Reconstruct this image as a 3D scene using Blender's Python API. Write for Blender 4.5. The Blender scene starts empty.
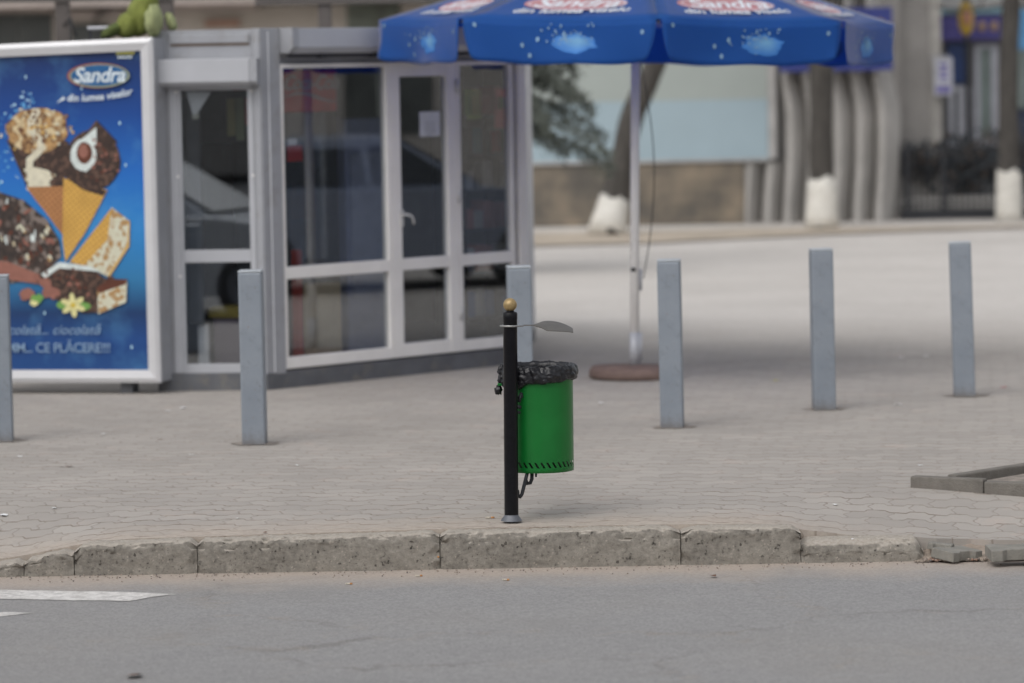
import bpy, bmesh, math, random
from mathutils import Vector, Matrix, noise
R = math.radians
random.seed(7)
S = bpy.context.scene
COL = S.collection

# ------------------------------------------------------------------ camera
F = 3800.0; W, H = 1024, 683; CH = 2.1
pitch = math.atan(278.5 / F); roll = R(1.0)
fwd = Vector((0, math.cos(pitch), -math.sin(pitch)))
r0 = Vector((1, 0, 0)); u0 = Vector((0, math.sin(pitch), math.cos(pitch)))
cr = r0 * math.cos(roll) - u0 * math.sin(roll)
cu = r0 * math.sin(roll) + u0 * math.cos(roll)
cam = bpy.data.cameras.new('camera'); co = bpy.data.objects.new('camera', cam); COL.objects.link(co)
M3 = Matrix((cr, cu, -fwd)).transposed()
co.matrix_world = Matrix.Translation((0, 0, CH)) @ M3.to_4x4()
cam.sensor_width = 36; cam.lens = F * 36 / W; cam.clip_start = 0.5; cam.clip_end = 900
cam.dof.use_dof = True; cam.dof.focus_distance = 17.45; cam.dof.aperture_fstop = 1.95; cam.dof.aperture_blades = 9
S.camera = co
# ------------------------------------------------------------------ light
wd = bpy.data.worlds.new('World'); S.world = wd; wd.use_nodes = True
nt = wd.node_tree; bg = nt.nodes['Background']
sky = nt.nodes.new('ShaderNodeTexSky'); sky.sky_type = 'NISHITA'; sky.sun_disc = False
SUN_EL, SUN_ROT = 50, 212
sky.sun_elevation = R(SUN_EL); sky.sun_rotation = R(SUN_ROT); sky.air_density = 1.0; sky.dust_density = 3.0; sky.ozone_density = 1.0
hs = nt.nodes.new('ShaderNodeHueSaturation'); hs.inputs['Saturation'].default_value = 0.22      # overcast: a nearly grey sky
nt.links.new(sky.outputs[0], hs.inputs['Color']); nt.links.new(hs.outputs[0], bg.inputs[0]); bg.inputs[1].default_value = 0.107
sl = bpy.data.lights.new('sun', 'SUN'); sl.energy = 0.36; sl.angle = R(85); sl.color = (1, .96, .91)
so = bpy.data.objects.new('sun', sl); COL.objects.link(so)
a = R(SUN_ROT); sd = Vector((math.sin(a) * math.cos(R(SUN_EL)), math.cos(a) * math.cos(R(SUN_EL)), math.sin(R(SUN_EL))))
so.rotation_euler = sd.to_track_quat('Z', 'Y').to_euler()
S.view_settings.view_transform = 'Standard'; S.view_settings.look = 'None'; S.view_settings.gamma = 1
S.view_settings.use_curve_mapping = False; S.view_settings.exposure = 0.70

# ------------------------------------------------------------------ placing helpers
def ray(px, py):
    d = fwd + cr * ((px - W / 2) / F) + cu * ((H / 2 - py) / F)
    return d
def G(px, py, z=0.0):            # pixel -> point on level z
    d = ray(px, py); t = (z - CH) / d.z
    return Vector((0, 0, CH)) + d * t
def Wd(px, py, Y):               # pixel -> point at distance Y
    d = ray(px, py); return Vector((0, 0, CH)) + d * (Y / d.y)
class Frame:                     # vertical plane through a, b : local x along, y into (away), z up
    def __init__(s, a, b):
        s.o = Vector((a.x, a.y, 0)); s.x = Vector((b.x - a.x, b.y - a.y, 0)); s.L = s.x.length; s.x.normalize()
        s.y = Vector((-s.x.y, s.x.x, 0)); s.z = Vector((0, 0, 1))
        s.m = Matrix.Translation(s.o) @ Matrix((s.x, s.y, s.z)).transposed().to_4x4()
    def hit(s, px, py, off=0.0):
        d = ray(px, py); o = s.o + s.y * off
        t = (o - Vector((0, 0, CH))).dot(s.y) / d.dot(s.y)
        p = Vector((0, 0, CH)) + d * t - s.o
        return p.dot(s.x), p.z
# ------------------------------------------------------------------ materials
def lin(c):
    f = lambda v: v / 12.92 if v <= .04045 else ((v + .055) / 1.055) ** 2.4
    return tuple(f(v / 255) for v in c) + (1,)
def A(r, g, b): return (r, g, b, 1)
class NT:
    def __init__(s, name):
        s.m = bpy.data.materials.new(name); s.m.use_nodes = True; s.t = s.m.node_tree
        s.b = s.t.nodes['Principled BSDF']; s.out = s.t.nodes['Material Output']
    def n(s, k, **kw):
        nd = s.t.nodes.new('ShaderNode' + k)
        for a_, v in kw.items():
            if a_.startswith('i_'):
                key = a_[2:]; key = int(key) if key.isdigit() else key.replace('_', ' ')
                nd.inputs[key].default_value = v
            else: setattr(nd, a_, v)
        return nd
    def l(s, a_, b_): s.t.links.new(a_, b_); return b_
    def obj(s):
        return s.n('TexCoord').outputs['Object']
    def noise(s, scale, detail=4, rough=.55, vec=None, dist=0):
        nd = s.n('TexNoise', i_Scale=scale, i_Detail=detail, i_Roughness=rough, i_Distortion=dist)
        s.l(vec if vec is not None else s.obj(), nd.inputs['Vector']); return nd.outputs['Fac']
    def ramp(s, fac, a_, b_, ca=(0, 0, 0, 1), cb=(1, 1, 1, 1)):
        nd = s.n('ValToRGB'); nd.color_ramp.elements[0].position = a_; nd.color_ramp.elements[1].position = b_
        nd.color_ramp.elements[0].color = ca; nd.color_ramp.elements[1].color = cb
        s.l(fac, nd.inputs[0]); return nd.outputs[0]
    def mix(s, fac, a_, b_, mode='MIX'):
        nd = s.n('MixRGB', blend_type=mode)
        for i, v in ((0, fac), (1, a_), (2, b_)):
            if hasattr(v, 'is_linked') or hasattr(v, 'links'): s.l(v, nd.inputs[i])
            else: nd.inputs[i].default_value = v
        return nd.outputs[0]
    def math(s, op, a_, b_=0.0, c_=0.0):
        nd = s.n('Math', operation=op)
        for i, v in enumerate((a_, b_, c_)):
            if hasattr(v, 'links'): s.l(v, nd.inputs[i])
            else: nd.inputs[i].default_value = v
        return nd.outputs[0]
    def bump(s, h, strength=.3, dist=.01):
        nd = s.n('Bump', i_Strength=strength, i_Distance=dist); s.l(h, nd.inputs['Height']); s.l(nd.outputs[0], s.b.inputs['Normal'])
    def base(s, c):
        if hasattr(c, 'links'): s.l(c, s.b.inputs['Base Color'])
        else: s.b.inputs['Base Color'].default_value = c
    def set(s, rough=.5, metal=0, spec=.5):
        s.b.inputs['Roughness'].default_value = rough; s.b.inputs['Metallic'].default_value = metal
        s.b.inputs['Specular IOR Level'].default_value = spec
MC = {}
def mat(name, c, rough=.6, metal=0, var=.15, scale=6, bump=.05, bs=60, spec=.4, dirt=None):
    """painted / plain surface with mottling and faint relief"""
    if name in MC: return MC[name]
    n = NT(name); n.set(rough, metal, spec)
    f = n.noise(scale, 5, .6)
    d = tuple(v * (1 - var) for v in c[:3]) + (1,); e = tuple(min(1, v * (1 + var)) for v in c[:3]) + (1,)
    k = n.ramp(f, .3, .7, d, e)
    if dirt:
        k = n.mix(n.ramp(n.noise(scale * 2.3, 7, .7), .52, .75), k, dirt)
    n.base(k)
    if bump: n.bump(n.noise(bs, 4), bump, .01)
    MC[name] = n.m; return n.m
def glass(name, tint=(.86, .88, .9, 1), rough=0.0, f0=1.5):
    n = NT(name); t = n.t; t.nodes.remove(n.b)
    tr = n.n('BsdfTransparent'); tr.inputs[0].default_value = tint
    gl = n.n('BsdfGlossy'); gl.inputs['Roughness'].default_value = rough; gl.inputs['Color'].default_value = (.9, .93, .95, 1)
    fr = n.n('LayerWeight'); pw_ = n.math('POWER', fr.outputs['Facing'], 4.0)
    ad = n.n('Math', operation='MULTIPLY_ADD'); ad.inputs[1].default_value = .85; ad.inputs[2].default_value = .165; ad.use_clamp = True
    n.l(pw_, ad.inputs[0])
    mx = n.n('MixShader'); n.l(ad.outputs[0], mx.inputs[0]); n.l(tr.outputs[0], mx.inputs[1]); n.l(gl.outputs[0], mx.inputs[2]); n.l(mx.outputs[0], n.out.inputs[0])
    return n.m

# ------------------------------------------------------------------ mesh builder
WM = {}
class MB:
    def __init__(s): s.v = []; s.f = []; s.mi = []; s.sm = []
    def add(s, vs, fs, m=0, smooth=False, mx=None):
        o = len(s.v)
        for v in vs:
            v = Vector(v); s.v.append(mx @ v if mx else v)
        for f in fs: s.f.append([i + o for i in f]); s.mi.append(m); s.sm.append(smooth)
        return s
    def box(s, a, b, m=0, mx=None):
        (x0, y0, z0), (x1, y1, z1) = a, b
        if x0 > x1: x0, x1 = x1, x0
        if y0 > y1: y0, y1 = y1, y0
        if z0 > z1: z0, z1 = z1, z0
        vs = [(x0, y0, z0), (x1, y0, z0), (x1, y1, z0), (x0, y1, z0), (x0, y0, z1), (x1, y0, z1), (x1, y1, z1), (x0, y1, z1)]
        return s.add(vs, [(0, 3, 2, 1), (4, 5, 6, 7), (0, 1, 5, 4), (1, 2, 6, 5), (2, 3, 7, 6), (3, 0, 4, 7)], m, False, mx)
    def lathe(s, prof, n=24, m=0, mx=None, smooth=True, cap=True):
        vs = []; fs = []
        for r, z in prof:
            for i in range(n):
                t = 2 * math.pi * i / n; vs.append((r * math.cos(t), r * math.sin(t), z))
        for k in range(len(prof) - 1):
            for i in range(n):
                j = (i + 1) % n; fs.append((k * n + i, k * n + j, (k + 1) * n + j, (k + 1) * n + i))
        s.add(vs, fs, m, smooth, mx)
        if cap:
            if prof[0][0] > 1e-4: s.add(vs[:n], [tuple(reversed(range(n)))], m, False, mx)
            if prof[-1][0] > 1e-4: s.add(vs[-n:], [tuple(range(n))], m, False, mx)
        return s
    def tube(s, pts, rad, n=8, m=0, mx=None, smooth=True):
        pts = [Vector(p) for p in pts]; rads = rad if isinstance(rad, (list, tuple)) else [rad] * len(pts)
        vs = []; fs = []; up = Vector((0, 0, 1))
        prev = None
        for i, p in enumerate(pts):
            d = (pts[min(i + 1, len(pts) - 1)] - pts[max(i - 1, 0)])
            d = d.normalized() if d.length > 1e-9 else Vector((0, 0, 1))
            if prev is None:
                a = d.cross(up) if abs(d.z) < .95 else d.cross(Vector((1, 0, 0)))
            else: a = prev - d * prev.dot(d)
            a.normalize(); prev = a; b = d.cross(a)
            for k in range(n):
                t = 2 * math.pi * k / n; vs.append(p + (a * math.cos(t) + b * math.sin(t)) * rads[i])
        for i in range(len(pts) - 1):
            for k in range(n):
                j = (k + 1) % n; fs.append((i * n + k, i * n + j, (i + 1) * n + j, (i + 1) * n + k))
        fs.append(tuple(reversed(range(n)))); fs.append(tuple(range(len(vs) - n, len(vs))))
        return s.add(vs, fs, m, smooth, mx)
    def prism(s, poly, z0, z1, m=0, mx=None, smooth=False):     # poly in xy
        n = len(poly); vs = [(x, y, z0) for x, y in poly] + [(x, y, z1) for x, y in poly]
        fs = [tuple(reversed(range(n))), tuple(range(n, 2 * n))] + [(i, (i + 1) % n, n + (i + 1) % n, n + i) for i in range(n)]
        return s.add(vs, fs, m, smooth, mx)
    def flat(s, poly, y, m=0, mx=None):                         # poly in xz, facing -y
        return s.add([(x, y, z) for x, z in poly], [tuple(range(len(poly)))], m, False, mx)
    def ball(s, c, r, n=16, m=0, mx=None, sc=(1, 1, 1)):
        prof = [(math.sin(math.pi * i / (n // 2)) * r, -math.cos(math.pi * i / (n // 2)) * r) for i in range(n // 2 + 1)]
        mm = Matrix.Translation(c) @ Matrix.Diagonal((*sc, 1))
        return s.lathe(prof, n, m, (mx @ mm) if mx else mm, True, False)
    def grid(s, fn, nu, nv, m=0, smooth=True, mx=None, closeu=False):
        vs = [fn(i / nu, j / nv) for j in range(nv + 1) for i in range(nu + (0 if closeu else 1))]
        w = nu if closeu else nu + 1
        fs = [(j * w + i, j * w + (i + 1) % w, (j + 1) * w + (i + 1) % w, (j + 1) * w + i) for j in range(nv) for i in range(nu)]
        return s.add(vs, fs, m, smooth, mx)
    def text(s, body, size, mx, m=0, shear=0.0, bold=0.0, align='CENTER', space=1.0, warp=None):
        cv = bpy.data.curves.new('t', 'FONT'); cv.body = body; cv.size = size; cv.shear = shear; cv.offset = bold
        cv.align_x = align; cv.space_character = space; cv.resolution_u = 4
        o = bpy.data.objects.new('t', cv); COL.objects.link(o)
        me = bpy.data.meshes.new_from_object(o.evaluated_get(bpy.context.evaluated_depsgraph_get()))
        bpy.data.objects.remove(o); bpy.data.curves.remove(cv)
        vs = [v.co.copy() for v in me.vertices]
        if warp: vs = [warp(v) for v in vs]
        s.add(vs, [tuple(p.vertices) for p in me.polygons], m, False, mx)
        bpy.data.meshes.remove(me); return s
    def build(s, name, mats, parent=None, origin=None, bevel=0, loc=None):
        if not isinstance(mats, (list, tuple)): mats = [mats]
        inv = Matrix.Identity(4); wm = Matrix.Identity(4)
        if parent is not None: wm = WM[parent]; inv = wm.inverted()
        elif origin is not None: wm = Matrix.Translation(origin); inv = wm.inverted()
        me = bpy.data.meshes.new(name); me.from_pydata([inv @ v for v in s.v], [], s.f); 
        for m in mats: me.materials.append(m)
        me.polygons.foreach_set('material_index', s.mi); me.polygons.foreach_set('use_smooth', s.sm); me.update()
        o = bpy.data.objects.new(name, me); COL.objects.link(o)
        if parent is not None: o.parent = parent
        elif origin is not None: o.location = origin
        WM[o] = wm
        if bevel:
            b = o.modifiers.new('bevel', 'BEVEL'); b.width = bevel; b.segments = 2; b.limit_method = 'ANGLE'; b.angle_limit = R(40)
        return o
def tag(o, label=None, cat=None, group=None, kind=None):
    if label: o['label'] = label
    if cat: o['category'] = cat
    if group: o['group'] = group
    if kind: o['kind'] = kind
    return o
def thing(name, loc, label, cat, group=None, rz=0):
    o = bpy.data.objects.new(name, None); COL.objects.link(o); o.location = loc; o.rotation_euler = (0, 0, rz); o.empty_display_size = .2
    WM[o] = Matrix.Translation(loc) @ Matrix.Rotation(rz, 4, 'Z'); return tag(o, label, cat, group)
def kids(o): return [c for c in COL.objects if c.parent == o]
def dup(root, loc, rot, label=None):
    def cp(o, par):
        c = o.copy(); COL.objects.link(c); c.parent = par
        for ch in kids(o): cp(ch, c)
        return c
    r = cp(root, None); r.location = loc; r.rotation_euler = rot
    if label: r['label'] = label
    return r
fn = noise.noise
def fbm(p, o=4):
    s_ = 0; a_ = 1; f_ = 1
    for _ in range(o): s_ += a_ * fn(Vector(p) * f_); a_ *= .5; f_ *= 2.1
    return s_

# ================================================================== SETTING
RZ = -0.181                      # road level
YK = 17.08                      # kerb face
# ---- kerb top height along X
KP = [(-60, -.12), (-2.40, -.125), (-2.29, -.112), (-2.17, -.092), (-2.05, -.066), (-1.92, -.036), (-1.4, -.028), (-.4, -.014), (.5, -.010), (1.0, -.012), (1.26, -.018), (1.32, -.06), (1.5, -.072), (1.9, -.095), (2.2, -.112), (60, -.115)]
def ktop(X):
    for (a_, za), (b_, zb) in zip(KP, KP[1:]):
        if X <= b_: return za + (zb - za) * (X - a_) / (b_ - a_)
    return KP[-1][1]
def ptop(X):                    # smoother version for the paving behind the kerb
    return sum(ktop(X + d) for d in (-.18, -.12, -.06, 0, .06, .12, .18)) / 7
def pz(X, Y):
    f_ = max(0, 1 - (Y - 17.2) / 1.3); f_ = f_ * f_ * (3 - 2 * f_)
    return ptop(X) * f_ + .004 * fn(Vector((X * 1.3, Y * 1.1, 3))) * min(1, max(0, (60 - Y) / 40))

# ---- asphalt
n = NT('asphalt'); n.set(.82, 0, .35); P = n.obj()
big = n.noise(.8, 4, .6, P); sml = n.noise(30, 9, .95, P)
st = n.n('Mapping'); st.inputs['Scale'].default_value = (.6, 1.6, 1); n.l(P, st.inputs[0]); streak = n.noise(1.7, 5, .6, st.outputs[0])
c = n.ramp(sml, .3, .72, A(.14, .140, .144), A(.47, .465, .465))
c = n.mix(.4, c, n.ramp(streak, .3, .7, A(.26, .26, .266), A(.325, .323, .328)))
c = n.mix(n.ramp(big, .45, .75), c, n.mix(.5, c, A(.34, .325, .31)))
vo = n.n('TexVoronoi', feature='DISTANCE_TO_EDGE', i_Scale=.55); wv = n.n('TexNoise', i_Scale=3.0, i_Detail=6.0, i_Roughness=.7); n.l(P, wv.inputs['Vector'])
ad = n.n('VectorMath', operation='MULTIPLY_ADD'); n.l(wv.outputs['Color'], ad.inputs[0]); ad.inputs[1].default_value = (.55, .55, .0); n.l(P, ad.inputs[2]); n.l(ad.outputs[0], vo.inputs['Vector'])
crk = n.math('MULTIPLY', n.math('LESS_THAN', vo.outputs['Distance'], .008), n.ramp(n.noise(1.1, 3, .6, P), .46, .58))
c = n.mix(n.math('MULTIPLY', crk, .45), c, A(.13, .12, .11))
pt = n.math('MULTIPLY', n.ramp(n.noise(5, 6, .75, ad.outputs[0]), .52, .62), n.ramp(vo.outputs['Distance'], 0.0, .06, A(1, 1, 1), A(0, 0, 0)))
c = n.mix(n.math('MULTIPLY', pt, .6), c, A(.33, .29, .25))
gr_ = n.ramp(n.noise(85, 2, .6, P), .40, .60, A(.12, .12, .122), A(.46, .455, .45)); c = n.mix(.22, c, gr_); spk = n.n('TexVoronoi', i_Scale=95.0); n.l(P, spk.inputs['Vector'])
c = n.mix(n.ramp(spk.outputs['Distance'], .1, .17, A(.75, .75, .75), A(0, 0, 0)), c, n.mix(n.ramp(spk.outputs['Color'], .78, .8), c, A(.5, .49, .47)))
sep = n.n('SeparateXYZ'); n.l(P, sep.inputs[0])
edge = n.math('ADD', sep.outputs['Y'], n.math('MULTIPLY', n.math('SUBTRACT', n.noise(2.2, 5, .6, P), .5), .7))
dust = n.ramp(edge, 16.62, 17.0)   # placeholder, replaced below by map range
mr = n.n('MapRange'); n.l(edge, mr.inputs[0]); mr.inputs[1].default_value = 16.45; mr.inputs[2].default_value = 16.95
dcol = n.ramp(n.noise(60, 4, .7, P), .3, .75, A(.37, .31, .265), A(.56, .49, .43))
c = n.mix(n.math('MULTIPLY', mr.outputs[0], .9), c, dcol)
c = n.mix(1.0, c, A(1.0, .985, .965), 'MULTIPLY'); c = n.mix(n.math('MULTIPLY', n.ramp(n.noise(1.6, 7, .75, P), .52, .66), .3), c, A(.22, .215, .21)); n.base(c); n.bump(n.math('ADD', sml, n.math('MULTIPLY', crk, -1.0)), .8, .006); M_asph = n.m
mb = MB()
xs = [-150, -20, -4] + [-3.5 + i * .25 for i in range(29)] + [4, 20, 150]; ys = [-60, 0, 10, 13] + [13.5 + i * .25 for i in range(17)]
def rz(X, Y): return RZ + .0004 * fn(Vector((X, Y * .8, 0))) * (1 if 12 < Y < 17 else 0)
mb.add([(X, Y, rz(X, Y)) for Y in ys for X in xs], [(j * len(xs) + i, j * len(xs) + i + 1, (j + 1) * len(xs) + i + 1, (j + 1) * len(xs) + i) for j in range(len(ys) - 1) for i in range(len(xs) - 1)], 0, True)
tag(mb.build('road', M_asph), kind='structure')
# ground sheet under everything, out to the horizon
mb = MB(); mb.add([(-400, -400, -.3), (400, -400, -.3), (400, 500, -.3), (-400, 500, -.3)], [(0, 1, 2, 3)])
tag(mb.build('ground', mat('earth', A(.22, .19, .15))), kind='structure')

# ---- paving: interlocking blocks (rows with stepped joints)
n = NT('interlocking_paving'); n.set(.85, 0, .3); P = n.obj()
rot = n.n('Mapping'); rot.inputs['Rotation'].default_value = (0, 0, R(7)); n.l(P, rot.inputs[0])
wob = n.n('TexNoise', i_Scale=1.3, i_Detail=3.0); n.l(P, wob.inputs['Vector'])
wa = n.n('VectorMath', operation='MULTIPLY_ADD'); n.l(wob.outputs['Color'], wa.inputs[0]); wa.inputs[1].default_value = (.16, .12, 0); n.l(rot.outputs[0], wa.inputs[2])
wob2 = n.n('TexNoise', i_Scale=14.0, i_Detail=2.0); n.l(P, wob2.inputs['Vector'])
wa2 = n.n('VectorMath', operation='MULTIPLY_ADD'); n.l(wob2.outputs['Color'], wa2.inputs[0]); wa2.inputs[1].default_value = (.016, .016, 0); n.l(wa.outputs[0], wa2.inputs[2])
s3 = n.n('SeparateXYZ'); n.l(wa2.outputs[0], s3.inputs[0])
tri = n.math('PINGPONG', n.math('ADD', s3.outputs['X'], 40.0), .1)        # 0..0.125
trap = n.math('MULTIPLY', n.math('MINIMUM', n.math('MAXIMUM', tri, .040), .060), 2.0)
yy = n.math('ADD', s3.outputs['Y'], trap)
tri2 = n.math('PINGPONG', n.math('ADD', yy, 40.0), .08)
xx = n.math('ADD', s3.outputs['X'], n.math('MULTIPLY', n.math('MINIMUM', n.math('MAXIMUM', tri2, .03), .07), .5))
cmb = n.n('CombineXYZ'); n.l(xx, cmb.inputs[0]); n.l(yy, cmb.inputs[1])
br = n.n('TexBrick', offset=.5, i_Scale=1.0); n.l(cmb.outputs[0], br.inputs['Vector'])
br.inputs['Mortar Size'].default_value = .0045; br.inputs['Mortar Smooth'].default_value = .3; br.inputs['Brick Width'].default_value = .2; br.inputs['Row Height'].default_value = .16; br.inputs['Bias'].default_value = 0
br.inputs['Color1'].default_value = A(.32, .308, .295); br.inputs['Color2'].default_value = A(.43, .414, .395); br.inputs['Mortar'].default_value = A(.27, .245, .22)
c = br.outputs['Color']
c = n.mix(.55, c, n.ramp(n.noise(.8, 6, .65, P), .34, .68, A(.32, .305, .285), A(.43, .412, .388)))
c = n.mix(n.math('MULTIPLY', n.math('MULTIPLY', br.outputs['Fac'], n.ramp(n.noise(1.6, 4, .6, P), .40, .66)), n.math('MULTIPLY', n.ramp(n.noise(9, 3, .6, P), .35, .6), .8)), c, A(.22, .185, .155))
c = n.mix(n.math('MULTIPLY', n.ramp(n.noise(3.2, 6, .7, P), .56, .72), .45), c, A(.47, .385, .34))        # reddish worn patches
c = n.mix(n.math('MULTIPLY', n.ramp(n.noise(110, 3, .7, P), .35, .7), .35), c, A(.33, .32, .31))
sp = n.n('SeparateXYZ'); n.l(P, sp.inputs[0])
e2 = n.math('ADD', sp.outputs['Y'], n.math('MULTIPLY', n.math('SUBTRACT', n.noise(2.6, 6, .65, P), .5), .9))
m2 = n.n('MapRange'); n.l(e2, m2.inputs[0]); m2.inputs[1].default_value = 17.75; m2.inputs[2].default_value = 17.3
mxx = n.n('MapRange'); n.l(sp.outputs['X'], mxx.inputs[0]); mxx.inputs[1].default_value = 1.9; mxx.inputs[2].default_value = 1.2
c = n.mix(n.math('MULTIPLY', n.math('MULTIPLY', m2.outputs[0], mxx.outputs[0]), .65), c, n.ramp(n.noise(30, 5, .7, P), .35, .7, A(.36, .31, .265), A(.52, .465, .41)))  # sandy dust by the kerb
m3 = n.n('MapRange'); n.l(sp.outputs['Y'], m3.inputs[0]); m3.inputs[1].default_value = 26.5; m3.inputs[2].default_value = 31
c = n.mix(m3.outputs[0], c, n.ramp(n.noise(.5, 4, .6, P), .3, .7, A(.52, .51, .495), A(.62, .61, .595)))      # smoother pale asphalt beyond
n.base(c)
rowm = n.math('LESS_THAN', n.math('PINGPONG', n.math('ADD', yy, 40.0), .08), .011)  # row joints widened, with the shadow of the heaved block edges painted in
rowm = n.math('MULTIPLY', rowm, n.math('MULTIPLY', n.ramp(n.noise(2.4, 5, .7, P), .36, .62), n.ramp(n.noise(8.5, 3, .7, P), .36, .60))); c = n.mix(n.math('MULTIPLY', rowm, .85), c, A(.20, .165, .135)); 
c = n.mix(1.0, c, A(1.03, .99, .95), 'MULTIPLY'); n.base(c)
hgt = n.math('ADD', n.math('MULTIPLY', br.outputs['Fac'], -1.0), n.math('MULTIPLY', n.noise(90, 4, .7, P), .35))
hgt = n.math('ADD', hgt, n.math('MULTIPLY', n.noise(5.5, 2, .5, P), 1.2))
bwn = n.n('RGBToBW'); n.l(br.outputs['Color'], bwn.inputs[0]); hgt = n.math('ADD', n.math('ADD', hgt, n.math('MULTIPLY', bwn.outputs[0], 16.0)), n.math('MULTIPLY', rowm, -1.5)); n.bump(hgt, .6, .006); M_pave = n.m
mb = MB(); XE = 1.86
xs = sorted([-150, -40, -12, -6, -4] + [-3.2 + i * .08 for i in range(82)] + [4, 6, 12, 40, 150])
ys = [17.222, 17.28, 17.37] + [17.46 + i * .09 for i in range(20)] + [19.5, 20, 21, 22, 24, 26, 30, 36, 44, 60, 120]
def ey(X, Y, j):                # the front edge steps back where the kerb is missing
    if X > 1.84 and j < 4: return Y + (.0 + .05 * fn(Vector((X * 6, 1, 1)))) * (4 - j) / 4
    return Y
vs = [(X, ey(X, Y, j), pz(X, Y)) for j, Y in enumerate(ys) for X in xs]
fs = [(j * len(xs) + i, j * len(xs) + i + 1, (j + 1) * len(xs) + i + 1, (j + 1) * len(xs) + i) for j in range(len(ys) - 1) for i in range(len(xs) - 1)]
mb.add(vs, fs, 0, True)
mb.add([(v[0], v[1], v[2]) for v in vs[:len(xs)]] + [(v[0], v[1] + .01, -.25) for v in vs[:len(xs)]], [(len(xs) + i, len(xs) + i + 1, i + 1, i) for i in range(len(xs) - 1)])
tag(mb.build('pavement', M_pave), kind='structure')
# sandy earth strip where the trees stand
mb = MB(); M_sand = mat('sandy_earth', A(.45, .385, .31), .95, var=.2, scale=2)
ep = [G(x_, y_, .02) for x_, y_ in ((300, 250), (520, 246), (640, 243), (760, 237), (850, 233), (930, 230), (1040, 226.5), (1040, 224.5), (900, 226.5), (760, 228), (640, 231), (520, 233), (300, 236))]
mb.add(ep, [tuple(range(len(ep)))])
tag(mb.build('earth_strip', M_sand), kind='structure')
# debris in the gap of the kerb
M_dirt = mat('dirt', A(.30, .25, .205), .95, var=.35, scale=14, bump=.5, bs=90)
mb = MB(); mb.grid(lambda u, v: (1.80 + u * 1.2, YK - .06 + v * .36, RZ + .006 + .048 * min(1, v * 1.5) * min(1, u * 12) + .014 * fbm((u * 9, v * 5, 2))), 60, 16)
tag(mb.build('dirt_bank', M_dirt), kind='structure')
mb = MB()
for i in range(260):
    X = random.uniform(1.84, 2.6); Y = YK - .08 + abs(random.gauss(0, .09)); r = random.uniform(.003, .011)
    mb.ball((X, Y, RZ + .012 + .12 * max(0, Y - YK)), r, 6, random.choice((0, 0, 1, 2)), None, (1, random.uniform(.6, 1), random.uniform(.5, .8)))
for i in range(500):
    X = random.uniform(-2.6, 2.2); Y = YK - abs(random.gauss(0, .10)) - .01; r = random.uniform(.0015, .005)
    mb.ball((X, Y, RZ + .006), r, 6, random.choice((0, 0, 1)), None, (1, 1, .7))
tag(mb.build('gravel', [mat('grit', A(.3, .25, .21)), mat('grit_dark', A(.15, .13, .12)), mat('grit_red', A(.26, .17, .13))]), 'loose grit and crumbled stone lying along the kerb foot', 'gravel', kind='stuff')

# ---- white road paint
n = NT('road_paint'); n.set(.7)
c = n.ramp(n.noise(25, 5, .7), .38, .62, A(.45, .43, .41), A(.72, .70, .67)); n.base(c); n.bump(n.noise(120, 3), .2, .004); M_paint = n.m
def paint(name, pts):
    ps = [G(x, y, RZ + .0025) for x, y in pts]; out = []
    for k, p in enumerate(ps):
        q = ps[(k + 1) % len(ps)]
        N = max(1, int((q - p).length / .03))
        for i in range(N):
            w = p.lerp(q, i / N); w = w + Vector((fn(w * 14), fn(w * 14 + Vector((5, 5, 5))), 0)) * .012 * (1 if i else .3); w.z = RZ + .0025; out.append(w)
    mb = MB(); mb.add(out, [tuple(reversed(range(len(out))))]); return tag(mb.build(name, M_paint), kind='structure')
paint('road_marking', [(-60, 588.5), (60, 591), (130, 592), (178, 594), (150, 597), (129, 601), (60, 600), (-60, 597)])
paint('road_marking', [(-60, 611.5), (35, 612.5), (5, 616), (-60, 619)])

# ---- kerb stones
n = NT('kerb_concrete'); n.set(.92, 0, .25); P = n.obj()
c = n.ramp(n.noise(3, 6, .75, P), .32, .68, A(.15, .138, .12), A(.35, .322, .278))
v1 = n.n('TexVoronoi', i_Scale=70.0); n.l(P, v1.inputs['Vector'])
c = n.mix(.45, c, n.ramp(n.noise(34, 7, .85, P), .32, .68, A(.075, .07, .063), A(.44, .41, .36)))
c = n.mix(n.math('MULTIPLY', n.ramp(v1.outputs['Distance'], .10, .32, A(.75, .75, .75), A(0, 0, 0)), n.ramp(n.noise(13, 3, .6, P), .45, .6)), c, n.mix(n.ramp(v1.outputs['Color'], .42, .62), A(.08, .07, .06), A(.42, .38, .33)))
hol = n.ramp(n.noise(34, 4, .8, P), .32, .37, A(1, 1, 1), A(0, 0, 0))
v3 = n.n('TexVoronoi', i_Scale=120.0); n.l(P, v3.inputs['Vector']); c = n.mix(n.ramp(v3.outputs['Color'], .88, .92, A(0, 0, 0), A(.7, .7, .7)), c, A(.40, .36, .31)); v4 = n.n('TexVoronoi', i_Scale=85.0); n.l(P, v4.inputs['Vector']); c = n.mix(n.ramp(v4.outputs['Color'], .91, .93, A(0, 0, 0), A(.8, .8, .8)), c, A(.06, .053, .047))
c = n.mix(n.math('MULTIPLY', hol, .8), c, A(.035, .032, .03))
sp = n.n('SeparateXYZ'); g = n.n('NewGeometry'); n.l(g.outputs['Normal'], sp.inputs[0])
top = n.ramp(n.math('ADD', sp.outputs['Z'], n.math('MULTIPLY', n.noise(25, 4, .7, P), .5)), .75, 1.2)
c = n.mix(n.math('MULTIPLY', top, .75), c, n.ramp(n.noise(60, 5, .7, P), .3, .7, A(.36, .32, .27), A(.56, .51, .45)))        # dusty upper side
n.base(c); n.bump(n.math('ADD', n.noise(45, 6, .8, P), n.math('MULTIPLY', hol, -1.2)), .9, .008); M_kerb = n.m
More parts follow.
